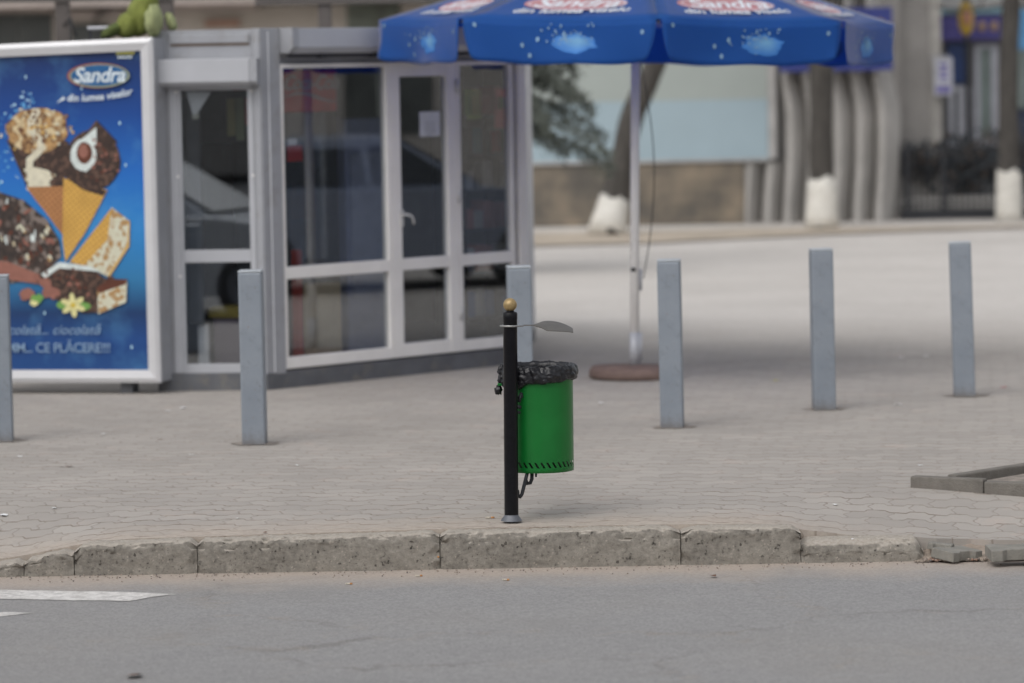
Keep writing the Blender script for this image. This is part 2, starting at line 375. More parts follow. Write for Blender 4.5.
joints = [0, 29, 78, 199, 440, 683, 806, 933]
KX = [G(j, 571, RZ).x for j in joints]; KX[0] = -2.62
klabels = ['low crumbling kerb piece at the far left end of the kerb', 'short lowered kerb stone next to the leftmost crumbling piece',
  'kerb stone sloping up from the lowered left end', 'long dark kerb stone left of the litter bin post', 'long kerb stone directly in front of the litter bin',
  'shorter kerb stone right of the bin with broken ends', 'low worn kerb stone with pale rounded top beside loose pavers']
for k in range(7):
    x0, x1 = KX[k] + .0015, KX[k + 1] - .0015; L_ = x1 - x0; nu = max(8, int(L_ / .009)); seed = k * 7.3
    def prof(v):        # 0..1 around: bottom front -> top front (rounded) -> top back -> bottom back
        return v
    def fnc(u, v):
        X = x0 + u * L_; zt = ktop(min(max(X, -3), 3)) + .004 * fbm((X * 4, seed, 0))
        if k == 6: zt = -.074 - .03 * max(0, (u - .93) / .07) ** 2 - (.0)
        if k < 6 and X > 1.26: zt = -.019
        rr = .022 + .012 * fn(Vector((X * 5, seed, 1))); h = zt - RZ + .04
        pl = [(0, RZ - .04), (0, zt - rr), (rr * .3, zt - rr * .3), (rr, zt), (.147, zt - .002), (.15, RZ - .04)]
        if k == 6: pl = [(0, RZ - .04), (.002, zt - .055), (.014, zt - .026), (.045, zt - .004), (.147, zt - .0), (.15, RZ - .04)]
        vv = [0, .5, .58, .66, .92, 1]
        for i in range(5):
            if v <= vv[i + 1] + 1e-9:
                t = (v - vv[i]) / (vv[i + 1] - vv[i]); py_, pz_ = pl[i][0] + (pl[i + 1][0] - pl[i][0]) * t, pl[i][1] + (pl[i + 1][1] - pl[i][1]) * t; break
        p = Vector((X, YK + py_, pz_))
        en = min(u, 1 - u) * L_; cw_ = .03 + .022 * fn(Vector((pz_ * 22, seed + (5 if u > .5 else 0), 0))); chip = max(0, 1 - en / max(.008, cw_ * 1.25)) * 2.0
        d1 = .010 * fbm((p.x * 9, p.y * 9, p.z * 14 + seed)) + .0055 * fbm((p.x * 40, p.y * 40, p.z * 40 + seed), 3)
        edgew = 1 if .5 <= v <= .66 else .35
        cv_ = max(0, fbm((X * 11, seed, 4)) - .25) * .028 * (1 if .42 < v < .68 and k != 6 else 0)
        p.y += -d1 * edgew * (1 if v < .66 else 0) + chip * (.012 + .01 * fn(Vector((p.z * 25, seed, 0)))) * (1 if v < .6 else 0) + cv_
        p.z += (-abs(d1) * .9 - cv_ - chip * .010 * (1 + fn(Vector((p.z * 9, u, seed))))) * (1 if v > .45 else 0)
        if k in (0,): p.y += .012 * fbm((X * 14, p.z * 12, 8)) 
        return p
    mb = MB(); mb.grid(fnc, nu, 44)
    w = 45
    for uu in (0, nu):      # end caps
        idx = [j * (nu + 1) + uu for j in range(45)]
        mb.f.append(idx if uu else idx[::-1]); mb.mi.append(0); mb.sm.append(False)
    o = mb.build('kerb_stone', M_kerb, origin=Vector(((x0 + x1) / 2, YK + .07, RZ)))
    tag(o, klabels[k], 'kerb stone', 'kerb stones along the road edge')

# ---- loose pavers
M_pv = mat('paver_concrete', A(.235, .225, .20), .9, var=.2, scale=9, bump=.5, bs=130, dirt=A(.27, .24, .2))
def paver(px, py, z, rz_, tx, ty, label, sx=1, sy=1, h=.055):
    p = G(px, py, z); a_, b_ = .10 * sx, .078 * sy
    poly = [(-a_, -b_), (-a_ * .55, -b_), (-a_ * .35, -b_ * .72), (a_ * .35, -b_ * .72), (a_ * .55, -b_), (a_, -b_), (a_, b_), (a_ * .55, b_), (a_ * .35, b_ * .72), (-a_ * .35, b_ * .72), (-a_ * .55, b_), (-a_, b_)]
    mx = Matrix.Translation(p) @ Matrix.Rotation(rz_, 4, 'Z') @ Matrix.Rotation(tx, 4, 'X') @ Matrix.Rotation(ty, 4, 'Y')
    mb = MB(); mb.prism(poly, -h, 0, 0, mx); tag(mb.build('paving_block', M_pv, origin=p, bevel=.004), label, 'paving block', 'loose paving blocks at the broken kerb end')
paver(957, 549, -.125, R(38), R(5), R(2), 'loose interlocking paver tilted towards the road past the kerb end', .92, .92, .045)
paver(1013, 546.5, -.098, R(2), R(2), R(-1), 'larger loose paver at the right edge overhanging the dirt', 1.12, 1.2, .052)
paver(1052, 546, -.085, R(-3), R(0), R(1), 'loose paver just beyond the right edge of the broken pavement', 1, 1.2, .06)
paver(941, 543, -.108, R(-14), R(-2), R(6), 'sunken thin paver wedged behind the end of the low kerb', .55, .6, .03)

# ---- planter border on the right
M_edge = mat('edging_concrete', A(.165, .152, .135), .9, var=.22, scale=12, bump=.6, bs=110, dirt=A(.16, .145, .125))
def edging(a_, b_, h, label, th=.06):
    fr = Frame(a_, b_); mb = MB(); mb.box((0, 0, -.05), (fr.L, th, h), 0, fr.m)
    tag(mb.build('border_stone', M_edge, origin=fr.o, bevel=.008), label, 'border stone', 'low concrete border round the planting bed')
pA, pB, pC = G(910, 488), G(983, 491.2), G(1075, 494)
edging(pA, pB, .058, 'left end piece of the low concrete bed border')
edging(pB + (pC - pB).normalized() * .004, pC, .047, 'right hand piece of the low concrete bed border cut by the frame')
q0, q1 = G(957, 475.0, .06), G(1080, 456, .06); edging(Vector((q0.x, q0.y, 0)), Vector((q1.x, q1.y, 0)), .06, 'concrete bed border piece running away from the road')
M_soil = mat('soil', A(.27, .235, .205), .95, var=.35, scale=20, bump=.8, bs=80)
mb = MB(); aa = pA + (pB - pA) * .5; mb.add([(q0.x + .05, q0.y - .02, .02), (pB.x, pB.y + .08, .02), (pC.x, pC.y + .08, .02), (q1.x, q1.y, .02)], [(0, 1, 2, 3)])
tag(mb.build('soil_bed', M_soil), kind='structure')

# ================================================================== LITTER BIN
bp = G(511.5, 520.2); Yb = bp.y
M_blk = mat('black_paint', A(.006, .006, .008), .34, var=.3, scale=30, bump=.06, bs=150, spec=.22, dirt=A(.012, .012, .014))
M_dk = mat('dark_iron', A(.035, .037, .042), .5, .4, var=.3, scale=40)
M_gal = mat('grey_steel', A(.14, .147, .165), .5, .4, var=.15, scale=30)
n = NT('gold_paint'); n.set(.38, .35, .5); n.base(n.ramp(n.noise(90, 3), .3, .7, A(.27, .19, .085), A(.42, .30, .14))); M_gold = n.m
n = NT('green_paint'); n.set(.38, 0, .35); P = n.obj()
n.b.inputs['Coat Weight'].default_value = .15; n.b.inputs['Coat Roughness'].default_value = .25
c = n.ramp(n.noise(6, 5, .6, P), .3, .7, A(.002, .125, .018), A(.004, .155, .024)); c = n.mix(n.math('MULTIPLY', n.ramp(n.noise(40, 6, .8, P), .62, .75), .3), c, A(.05, .15, .06))
n.base(c); n.bump(n.noise(12, 2), .05, .01); M_green = n.m
n = NT('black_bag'); n.set(.36, 0, .5); P = n.obj(); v = n.n('TexVoronoi', feature='F1', i_Scale=38.0); v.inputs['Randomness'].default_value = 1
wv = n.n('TexNoise', i_Scale=20.0, i_Detail=4.0); n.l(P, wv.inputs['Vector']); a_ = n.n('VectorMath', operation='MULTIPLY_ADD'); n.l(wv.outputs['Color'], a_.inputs[0]); a_.inputs[1].default_value = (.05, .05, .05); n.l(P, a_.inputs[2]); n.l(a_.outputs[0], v.inputs['Vector'])
n.base(A(.010, .010, .013)); n.bump(n.math('ADD', v.outputs['Distance'], n.math('MULTIPLY', n.noise(130, 4, .7, P), .1)), .28, .010); M_bag = n.m
n = NT('lid_steel'); n.set(.5, .25, .5); n.base(n.ramp(n.noise(14, 5, .6), .3, .7, A(.085, .078, .068), A(.125, .115, .10))); M_lid = n.m
TB = Matrix.Translation(bp) @ Matrix.Rotation(R(.62), 4, 'Y') @ Matrix.Diagonal((1, 1, .995, 1))
root = thing('litter_bin', bp, 'green litter bin with black bag on a black post near the kerb', 'litter bin')
mb = MB(); mb.lathe([(.0325, .012), (.0325, .930), (.0335, .932), (.0335, .960), (.030, .965), (.020, .968), (.016, .974), (.016, .984)], 32, 0, TB)
post = mb.build('post', M_blk, root)
mb = MB(); mb.lathe([(.049, -.002), (.047, .004), (.0345, .020), (.0326, .026)], 32, 0, TB, cap=False); mb.build('base_collar', M_gal, root)
mb = MB(); mb.ball((0, 0, .999), .0315, 28, 0, TB); mb.build('finial', M_gold, root)
# barrel with real slots
bc = bp + Vector((.134, .178, .004)); TC = Matrix.Translation(bc) @ Matrix.Rotation(R(.3), 4, 'Y'); RB = .159; zb0, zb1 = .207, .678
mb = MB(); N = 36; SUBD = 4
def cyl(r, t, z): return (r * math.cos(t), r * math.sin(t), z)
mb.lathe([(RB, .262), (RB, .30), (RB, .40), (RB, .5), (RB, .6), (RB, zb1), (RB + .004, zb1 + .003), (RB - .003, zb1 + .004), (RB - .003, .262)], N * 2, 0, TC, True, False)
mb.lathe([(RB - .004, zb0), (RB, zb0 + .001), (RB, .226)], N * 2, 0, TC, True, True)
zA, zB, zc, zd = .226, .262, .231, .257
for i in range(N):
    t0 = 2 * math.pi * i / N; t1 = 2 * math.pi * (i + 1) / N; tm = (t0 + t1) / 2; w_ = (t1 - t0)
    h0a, h0b = t0 + w_ * .58, t0 + w_ * .96; h1a, h1b = t0 + w_ * .03, t0 + w_ * .38      # slanting
    vs = [cyl(RB, t0, zA), cyl(RB, tm, zA), cyl(RB, t1, zA), cyl(RB, t0, zB), cyl(RB, tm, zB), cyl(RB, t1, zB), cyl(RB, h0a, zc), cyl(RB, h0b, zc), cyl(RB, h1a, zd), cyl(RB, h1b, zd)]
    mb.add(vs, [(0, 1, 7, 6), (1, 2, 7), (2, 5, 9, 7), (5, 4, 9), (4, 3, 8, 9), (3, 0, 6, 8)], 0, True, TC)
barrel = mb.build('barrel', M_green, root)
mb = MB(); mb.lathe([(RB - .018, zb0 + .012), (RB - .012, .3), (RB - .012, .6)], 24, 0, TC); mb.build('bag_inside', M_bag, root)
# bag cuff over the rim
def cuff(u, v):
    t = 2 * math.pi * u; cs, sn = math.cos(t), math.sin(t)
    fr_ = Vector((cs * 2, sn * 2, 0))
    # visible front is sn<0 ; left part hangs lower
    hang = .083 - .018 * cs + .010 * fn(Vector((cs * 2.2, sn * 2.2, 4))) + .005 * math.sin(t * 5 + 1) + .010 * max(0, math.sin(t * 3 + 2.4))
    zt = zb1 + .024 + .006 * fn(Vector((cs * 5, sn * 5, 9)))
    if v < .25:
        r = RB - .012 + .006 * v / .25; z = zb1 - .10 + (.10 + zt - zb1) * (v / .25)
    else:
        q = (v - .25) / .75; z = zt - hang * q - .006 * math.sin(math.pi * q); r = RB + .008 * math.sin(min(1, q * 4) * math.pi / 2) + .010 * math.sin(math.pi * q) + .004
        if q > .92: r -= .010 * (q - .92) / .08
    p = Vector((r * cs, r * sn, z))
    amp = .010 if v > .25 else .004
    d_ = fbm((cs * 4, sn * 4, z * 22 + cs * 8), 3) * amp * .8 + (.010 * abs(fn(Vector((cs * 3 + z * 38, sn * 3, z * 22 - cs * 5)))) + .002 * abs(fn(Vector((cs * 9 - z * 55, sn * 9, z * 50))))) * (v > .25)
    p.x += cs * d_; p.y += sn * d_; p.z += .003 * fn(Vector((cs * 20, sn * 20, v * 6)))
    return p
mb = MB(); mb.grid(cuff, 220, 40, 0, True, TC, closeu=True)
bag = mb.build('bin_bag', M_bag, root)
# knot tail at the far left of the rim
kn = Wd(499.5, 383, bc.y - .03); mb = MB()
def knot(c_, r, sc, seed):
    def f_(u, v):
        t, p_ = 2 * math.pi * u, math.pi * v; d = Vector((math.cos(t) * math.sin(p_), math.sin(t) * math.sin(p_), math.cos(p_)))
        k_ = r * (1 + .5 * fbm(d * 2.5 + Vector((seed, 0, 0)))); return Vector(c_) + Vector((d.x * k_ * sc[0], d.y * k_ * sc[1], d.z * k_ * sc[2]))
    mb.grid(f_, 24, 14, 0, True)
knot(Wd(498.5, 390, bc.y - .04), .016, (1, 1, 1.35), 1); knot(Wd(501, 380, bc.y - .04), .016, (.9, 1, 1.6), 3); knot(Wd(501.5, 371, bc.y - .03), .017, (1, 1, 1.5), 5)
mb.build('bag_knot', M_bag, root)
mb = MB(); e_ = Wd(500.5, 384.5, bc.y - .055); mb.box((-.014, -.006, -.006), (.016, .006, .006), 0, Matrix.Translation(e_)); mb.build('rim_tab', M_green, root, bevel=.002)
# hinge bracket + lower catch
def lp(px, py, dy=0.0): return Wd(px, py, Yb + dy)
mb = MB()
mb.tube([lp(515, 397, .02), lp(519, 397, .03), lp(523, 396, .03)], .007, 8); mb.tube([lp(521.5, 393, .03), lp(520, 397, .02), lp(519, 402, .02)], .008, 8)
mb.tube([lp(516, 406, .0), lp(520.5, 407.5, .01)], .009, 10); mb.tube([lp(515, 412, 0), lp(520, 412.5, .01)], .007, 10); mb.build('hinge', M_dk, root)
mb = MB()
mb.tube([lp(527.5, 472, .05), lp(526, 478, .045), lp(523.5, 488, .04), lp(521.8, 494.5, .035), lp(520, 497, .03), lp(518, 496, .025), lp(517.5, 491, .02), lp(516, 489, .01)], .0085, 8)
mb.tube([lp(532, 472, .08), lp(531.8, 479, .08), lp(530.3, 483, .08), lp(527, 483.5, .07), lp(525.8, 480, .06)], .0085, 8)
mb.tube([lp(536, 471, .08), lp(536, 477, .08)], [.006, .0045], 8)
mb.build('catch', M_dk, root)
# lid : clamp ring, arm, curved blade
LZ = .902
mb = MB(); mb.lathe([(.0328, LZ - .004), (.038, LZ - .004), (.038, LZ + .004), (.0328, LZ + .004)], 28, 0, TB, cap=False)
mb.box((-.048, -.012, LZ - .0025), (-.034, .012, LZ + .0025), 0, TB); lid = mb.build('lid', mat('clamp_steel', A(.36, .36, .35), .4, .5), root)
def blade(u, v, th):
    X = .034 + u * .253
    if u < .28: w0, w1 = -.016 + .0, .016
    else:
        q = (u - .28) / .72; s_ = min(1, q / .42); s_ = s_ * s_ * (3 - 2 * s_)
        w0 = -.016 - .115 * s_; w1 = .016 + .085 * s_
        if q > .55: w1 -= (.085) * ((q - .55) / .45) ** 1.6; 
    y = w1 + (w0 - w1) * v
    z = LZ + (.004 if u > .1 else 0) + .012 * math.sin(min(1, u / .6) * math.pi / 2) * (u > .28) * min(1, (u - .28) * 6)
    if u > .5: z -= .030 * ((u - .5) / .5) ** 2.2 * (1 - .75 * v)
    if u > .28: z -= .030 * v ** 1.3 * min(1, (u - .28) * 4)
    return Vector((X, y, z - th))
mb = MB(); mb.grid(lambda u, v: blade(u, 1 - v, 0), 60, 14, 0, True, TB); mb.grid(lambda u, v: blade(u, v, .0035), 60, 14, 0, True, TB)
rim_ = lambda f_: mb.grid(f_, 60, 1, 0, False, TB)
rim_(lambda u, v: blade(u, 0, .0035 * (1 - v))); rim_(lambda u, v: blade(u, 1, .0035 * v))
mb.grid(lambda u, v: blade(1, u, .0035 * (1 - v)), 14, 1, 0, False, TB)
mb.build('lid_blade', M_lid, lid)

# ================================================================== BOLLARDS
n = NT('bollard_paint'); n.set(.5, .15, .5); P = n.obj()
c = n.ramp(n.noise(5, 5, .6, P), .3, .7, A(.215, .245, .285), A(.265, .295, .335)); s_ = n.n('SeparateXYZ'); n.l(P, s_.inputs[0])
c = n.mix(n.math('MULTIPLY', n.ramp(n.noise(22, 7, .8, P), .55, .70), .6), c, A(.13, .13, .13)); c = n.mix(n.math('MULTIPLY', n.ramp(n.noise(55, 4, .7, P), .66, .70), .7), c, A(.22, .13, .08))
lo = n.n('MapRange'); n.l(n.math('ADD', s_.outputs['Z'], n.math('MULTIPLY', n.noise(20, 4, .7, P), .16)), lo.inputs[0]); lo.inputs[1].default_value = .16; lo.inputs[2].default_value = .08
c = n.mix(n.math('MULTIPLY', lo.outputs[0], .6), c, A(.13, .11, .095)); n.base(c); n.bump(n.noise(40, 3), .05, .01); M_boll = n.m
proto = None
for k, (px, py, w_, h_, lean, lab) in enumerate([
    (2, 441, .135, .95, .2, 'grey square bollard cut by the left edge in front of the poster'),
    (255, 444, .135, .975, .1, 'grey square bollard in front of the kiosk corner column'),
    (522, 437, .135, .965, .2, 'grey square bollard partly hidden behind the litter bin'),
    (672.5, 427, .135, .965, .4, 'grey square bollard beside the umbrella base'),
    (824, 409.5, .135, .965, .5, 'grey square bollard second from the right edge'),
    (964.5, 396, .135, .955, 1.3, 'rightmost grey bollard leaning slightly left at its top')]):
    p = G(px, py)
    if proto is None:
        proto = thing('bollard', p, lab, 'bollard', 'grey square bollards in a row on the pavement')
        T = Matrix.Translation(p); mb = MB(); hw = w_ / 2 - .002
        mb.box((-hw, -hw, -.1), (hw, hw, .955), 0, T); mb.build('shaft', M_boll, proto, bevel=.01)
        mb = MB(); mb.box((-hw - .001, -hw - .001, .955), (hw + .001, hw + .001, .965), 0, T); mb.build('cap', mat('bollard_cap', A(.42, .45, .48), .5, .1), proto, bevel=.004); o = proto
    else: o = dup(proto, p, (0, 0, 0), lab)
    o.rotation_euler = (R(random.uniform(-.3, .3)), -R(lean), R((4, -3, 5, -6, 3, -4)[k])); o.scale.z = h_ / .965

# ================================================================== KIOSK
M_al = mat('kiosk_grey', A(.345, .353, .378), .5, .1, var=.08, scale=3, bump=.04, bs=30, dirt=A(.27, .265, .26))
M_all = mat('kiosk_light_grey', A(.45, .46, .49), .45, .1, var=.07, scale=3, bump=.03, bs=30)
M_pvc = mat('white_pvc', A(.82, .80, .775), .4, 0, var=.06, scale=3, bump=.03, bs=30)
M_base = mat('kiosk_base', A(.125, .13, .142), .6, .1, var=.2, scale=4, dirt=A(.2, .185, .165))
M_dark = mat('dark_gap', A(.03, .03, .035), .8)
M_glass = glass('window_glass')
gB, gC = G(268, 390), G(527, 362.5)
FA = Frame(gB, gC)                                  # main facade
lw = R(5); dirL = Vector((-math.cos(lw), math.sin(lw), 0)); gA = gB + dirL * .72
FL = Frame(gA, gB)                                  # left wall, x towards B
TOP = 2.35
ki = thing('kiosk', gB, 'grey aluminium street kiosk with glazed front and white framed door', 'kiosk')
back = []
nin = (FA.y)                                        # inward normal of facade
gD = gC + (FA.y * .7 + FA.x * .7).normalized() * 0 + Vector((.1, 2.4, 0)); gE = gD + Vector((-1.2, .7, 0)); gF = Vector((gA.x + .12, gE.y, 0))
foot = [gA, gB, gC, gD, gE, gF]
def ring(mb, z0, z1, off=0.0, m=0):
    c_ = sum(foot, Vector()) / 6; pts = [(p.x + (p - c_).normalized().x * off, p.y + (p - c_).normalized().y * off) for p in foot]
    mb.prism(pts, z0, z1, m)
mb = MB(); ring(mb, -.02, .108, -.03); mb.build('base', M_base, ki)
# facade base band
x_r = FA.hit(528, 300)[0]
mb = MB(); mb.box((-.02, -.015, -.01), (x_r, .05, .112), 0, FA.m); mb.box((0, -.012, -.01), (FL.L - .01, .05, .116), 0, FL.m); mb.build('base_band', M_base, ki, bevel=.004)
mb = MB(); ring(mb, TOP - .05, TOP - .003, -.02); roof = mb.build('roof', M_al, ki)
# back and side walls, floor
mb = MB()
for a_, b_ in ((gC, gD), (gD, gE), (gE, gF), (gF, gA)):
    fr = Frame(a_, b_); mb.box((0.02, .02, .1), (fr.L - .02, .06, TOP - .05), 0, fr.m)
mb.build('wall', mat('kiosk_inner_wall', A(.55, .55, .57), .7), ki)
# ---- facade
def fx(px, py=200, off=0): return FA.hit(px, py, off)[0]
zl0 = FA.hit(285, 65)[1]
def zz(px, py): return FA.hit(px, py)[1]
x0, x1, x2, x3, x4, x5, x6 = fx(281.5), fx(387.5, 200) + .016, fx(396, 200), fx(449, 200), fx(461, 200) - .03, fx(506, 200), fx(511, 200) + .034
z_top = zz(285, 64); z_b = .125; z_tr = (zz(330, 264), zz(330, 276)); z_bb = zz(330, 365)
def frame_part(mb, xa, xb, za, zb, w=.045, y0=-.01, y1=.05, tr=None, wb=None):
    wb = wb or w
    mb.box((xa, y0, za), (xa + w, y1, zb), 0, FA.m); mb.box((xb - w, y0, za), (xb, y1, zb), 0, FA.m)
    mb.box((xa + w + .001, y0 + .002, zb - w), (xb - w - .001, y1 - .002, zb), 0, FA.m); mb.box((xa + w + .001, y0 + .002, za), (xb - w - .001, y1 - .002, za + wb), 0, FA.m)
    if tr: mb.box((xa + w + .001, y0 + .002, tr[0]), (xb - w - .001, y1 - .002, tr[1]), 0, FA.m)
print('FACADE', FA.L, x0, x1, x2, x3, x4, x5, 'ztop', z_top, z_tr, z_bb)
def win(xa, xb, w, name='window', wb=.05):
    mb = MB(); frame_part(mb, xa, xb, z_b, z_top, w, tr=z_tr, wb=wb); o = mb.build(name, M_pvc, ki, bevel=.004)
    g_ = MB(); g_.box((xa + w - .005, .018, z_b + wb - .005), (xb - w + .005, .024, z_tr[0] + .005), 0, FA.m); g_.build('pane', M_glass, o)
    g_ = MB(); g_.box((xa + w - .005, .018, z_tr[1] - .005), (xb - w + .005, .024, z_top - w + .005), 0, FA.m); g_.build('pane', M_glass, o)
    return o
win(x0, x1 + .012, .028, wb=.075)
win(x4 - .0, x6 - .006, .030, wb=.075)
dr = win(x1 + .016, x4 - .004, .098, 'door', wb=.09); dr['label'] = 'white framed glass door with lever handle and paper notice'
mb = MB(); hxp = FA.hit(401, 218); T = FA.m
mb.box((hxp[0] - .018, -.020, hxp[1] - .06), (hxp[0] + .006, -.0105, hxp[1] + .06), 0, T)
mb.tube([(hxp[0] - .006, -.02, hxp[1] + .02), (hxp[0] + .0, -.05, hxp[1] + .024), (hxp[0] + .04, -.055, hxp[1] + .015), (hxp[0] + .062, -.055, hxp[1] - .01), (hxp[0] + .072, -.05, hxp[1] - .045)], .009, 8, 0, T)
mb.build('handle', mat('handle_white', A(.55, .55, .55), .35), dr)
mb = MB()
for zz_ in (.35, 1.15, 1.9): mb.tube([(x4 - .012, -.02, zz_), (x4 - .012, -.02, zz_ + .09)], .011, 8, 0, T)
mb.build('hinge', mat('handle_white', A(.7, .7, .7)), dr)
# posts of the facade
xq_ = fx(517.5, 200); mb = MB(); mb.box((x6 + .001, .03, .11), (xq_ - .001, .09, TOP - .05), 0, T); mb.build('gap_filler', M_dark, ki)
mb = MB(); xq_ = fx(517.5, 200); mb.box((xq_, -.012, .10), (x_r - .002, .10, TOP), 0, T); mb.box((xq_ + .003, -.022, .10), (xq_ + .03, -.0125, TOP), 0, T); mb.build('corner_post', M_pvc, ki, bevel=.004)
# corner column at B (wide, two faces)
cA = FL.hit(256, 200)[0]
mb = MB(); poly = []
pL = FL.m @ Vector((cA, -.02, 0)); pL2 = FL.m @ Vector((cA, .07, 0)); pM = FL.m @ Vector((FL.L + .0, -.022, 0)); pR = FA.m @ Vector((x0 - .004, -.018, 0)); pR2 = FA.m @ Vector((x0 - .004, .08, 0))
mb.prism([(pL.x, pL.y), (pM.x, pM.y), (pR.x, pR.y), (pR2.x, pR2.y), (pL2.x, pL2.y)], .10, TOP + .003); mb.build('corner_column', M_al, ki, bevel=.004)
mb = MB()
for sx in (.03, .10): mb.box((cA + sx, -.027, .12), (cA + sx + .008, -.0205, TOP - .02), 0, FL.m)
mb.build('seam_trim', M_all, ki)
# header and shutter box of the facade
zh0 = FA.hit(300, 58)[1]
mb = MB(); mb.box((x0, .03, z_top + .002), (x6 + .04, .09, TOP - .002), 0, T); mb.build('header', M_al, ki, bevel=.003)
sb0 = FA.hit(300, 52, -.12)[1]; sb1 = TOP + .0
mb = MB(); mb.add([], [])
prof = [(-.13, sb1), (.028, sb1), (.028, sb0 - .01), (-.09, sb0 - .01), (-.13, sb0 + .03)]
def extr(mb, xa, xb, prof, T, m=0):
    k_ = len(prof); vs = [(xa, y, z) for y, z in prof] + [(xb, y, z) for y, z in prof]
    mb.add(vs, [tuple(range(k_)), tuple(reversed(range(k_, 2 * k_)))] + [(i, k_ + i, k_ + (i + 1) % k_, (i + 1) % k_) for i in range(k_)], m, False, T)
extr(mb, x0 + .06, x6 + .03, prof, T); sh = mb.build('shutter_box', M_all, ki, bevel=.003)
mb = MB(); extr(mb, x0 - .0, x0 + .058, [(y - (.004 if y < 0 else 0), z + .004) for y, z in prof], T); mb.build('end_cap', M_al, sh)
mb = MB(); mb.box((x0 + .01, -.08, sb0 - .035), (x6 + .02, -.06, sb0 - .012), 0, T)
for q in (.3, .8, 1.5): mb.box((x0 + q, -.1, sb0 - .04), (x0 + q + .04, -.05, sb0 - .0115), 0, T)
mb.build('shutter_slat', M_dark, ki)
# ---- left wall
def lx(px, py=200, off=0): return FL.hit(px, py, off)[0]
a0, a1, a2, a3 = lx(171), lx(183), lx(249.5), lx(255.5)
zt = FL.hit(215, 90)[1]; zm = (FL.hit(215, 250)[1], FL.hit(215, 262.5)[1]); zbt = FL.hit(215, 364)[1]; zbo = FL.hit(215, 374)[1]
mb = MB()
mb.box((0, 0, .11), (a0 - .004, .05, TOP), 0, FL.m)
mb.box((a0 - .002, .004, zt + .05), (a3, .05, TOP - .002), 0, FL.m)
mb.box((a0 + .02, -.012, FL.hit(215, 34)[1]), (a3 - .02, .003, FL.hit(215, 43)[1]), 0, FL.m)
mb.build('wall_panel', M_al, ki, bevel=.003)
mb = MB(); zg = FL.hit(215, 44.5)[1]; mb.box((a0 + .02, -.004, zg - .006), (a3 - .02, .0035, zg + .006), 0, FL.m); mb.build('groove_trim', mat('rust_brown', A(.17, .12, .085)), ki)
mb = MB()
mb.box((a0, -.008, .117), (a1 - .02, .045, zt + .05), 0, FL.m); mb.box((a1 - .019, -.002, zbo), (a1, .04, zt + .05), 0, FL.m)
mb.box((a2, -.004, zbo), (a3 - .001, .042, zt + .05), 0, FL.m)
for za, zb_ in ((zbo, zbt), (zm[0], zm[1]), (zt, zt + .048)): mb.box((a1 + .001, 0, za), (a2 - .001, .04, zb_), 0, FL.m)
mb.box((a1 - .018, .0, .118), (a3 - .001, .038, zbo - .001), 0, FL.m)
wl = mb.build('window', M_all, ki, bevel=.003)
mb = MB(); mb.box((a1 - .005, .016, zbt - .004), (a2 + .005, .022, zm[1] + .004), 0, FL.m); mb.build('pane', M_glass, wl)
mb = MB(); mb.box((a1 - .005, .016, zm[0] - .004), (a2 + .005, .022, zt + .004), 0, FL.m); mb.build('pane', M_glass, wl)
mb = MB()
for zq in (.75, 1.4, 1.95):
    for xq in (a1 - .028, a3 - .01): mb.ball((xq, -.008, zq), .010, 8, 0, FL.m, (1, .5, 1))
mb.build('screw_cap', M_pvc, ki)
s0, s1 = FL.hit(215, 85, -.14)[1], FL.hit(215, 59, -.14)[1]
b0, b1 = FL.hit(158, 70, -.14)[0], FL.hit(257, 70, -.14)[0]
pr2 = [(-.15, s1), (.003, s1 + .004), (.003, s0 - .005), (-.11, s0 - .005), (-.15, s0 + .02)]
mb = MB(); extr(mb, b0, b1 - .05, pr2, FL.m); sh2 = mb.build('shutter_box', M_all, ki, bevel=.003)
mb = MB(); extr(mb, b1 - .048, b1, [(y - (.004 if y < 0 else 0), z) for y, z in pr2], FL.m); mb.build('end_cap', M_al, sh2)
# ---- stuff in and on the windows
def on_fa(name, m, px0, py0, px1, py1, y, label, cat, th=.002, group=None, fr=None, bev=0):
    fr = fr or FA; (xa, za), (xb, zb_) = fr.hit(px0, py0, y), fr.hit(px1, py1, y)
    mb = MB(); mb.box((xa, y, zb_), (xb, y + th, za), 0, fr.m); o = mb.build(name, m, origin=fr.m @ Vector(((xa + xb) / 2, y, zb_)), bevel=bev)
    return tag(o, label, cat, group)
nt_ = on_fa('notice', mat('paper', A(.62, .64, .66), .8), 419.5, 112, 440, 136, .012, 'white paper notice taped inside the door glass', 'notice')
(xa, za) = FA.hit(430, 120, .011); mb = MB()
for i in range(5): mb.box((xa - .05, .0112, za - .02 - i * .022), (xa + (.05 if i != 4 else .01), .0118, za - .014 - i * .022), 0, FA.m)
lt = mb.build('printed_lines', mat('grey_ink', A(.3, .31, .34)), None)
lt.parent = nt_; lt.matrix_parent_inverse = Matrix.Translation(-nt_.location)
M_red = mat('red_paint', A(.42, .015, .02), .45); M_wh = mat('white_print', A(.75, .75, .75), .6)
on_fa('card', M_red, 287.5, 146, 302.5, 161, .04, 'red card standing behind the left pane of the kiosk front', 'card', .01)
on_fa('card', M_wh, 288.5, 139, 297, 145, .042, 'small white card above the red one behind the kiosk glass', 'card', .01)
on_fa('pennant', M_wh, 184, 93, 211, 94, .05, 'white paper pennant hanging at the top of the small kiosk window', 'pennant', .003, fr=FL)
o_ = COL.objects[-1]
me = o_.data; (px_, pz_), (qx, qz) = FL.hit(186, 92, .05), FL.hit(211, 92, .05); tx, tz = FL.hit(194, 119, .05)
mb = MB(); mb.prism([(px_, pz_), (qx, qz), (tx, tz)], 0, .003, 0, FL.m @ Matrix.Translation((0, .053, 0)) @ Matrix.Rotation(R(90), 4, 'X'))
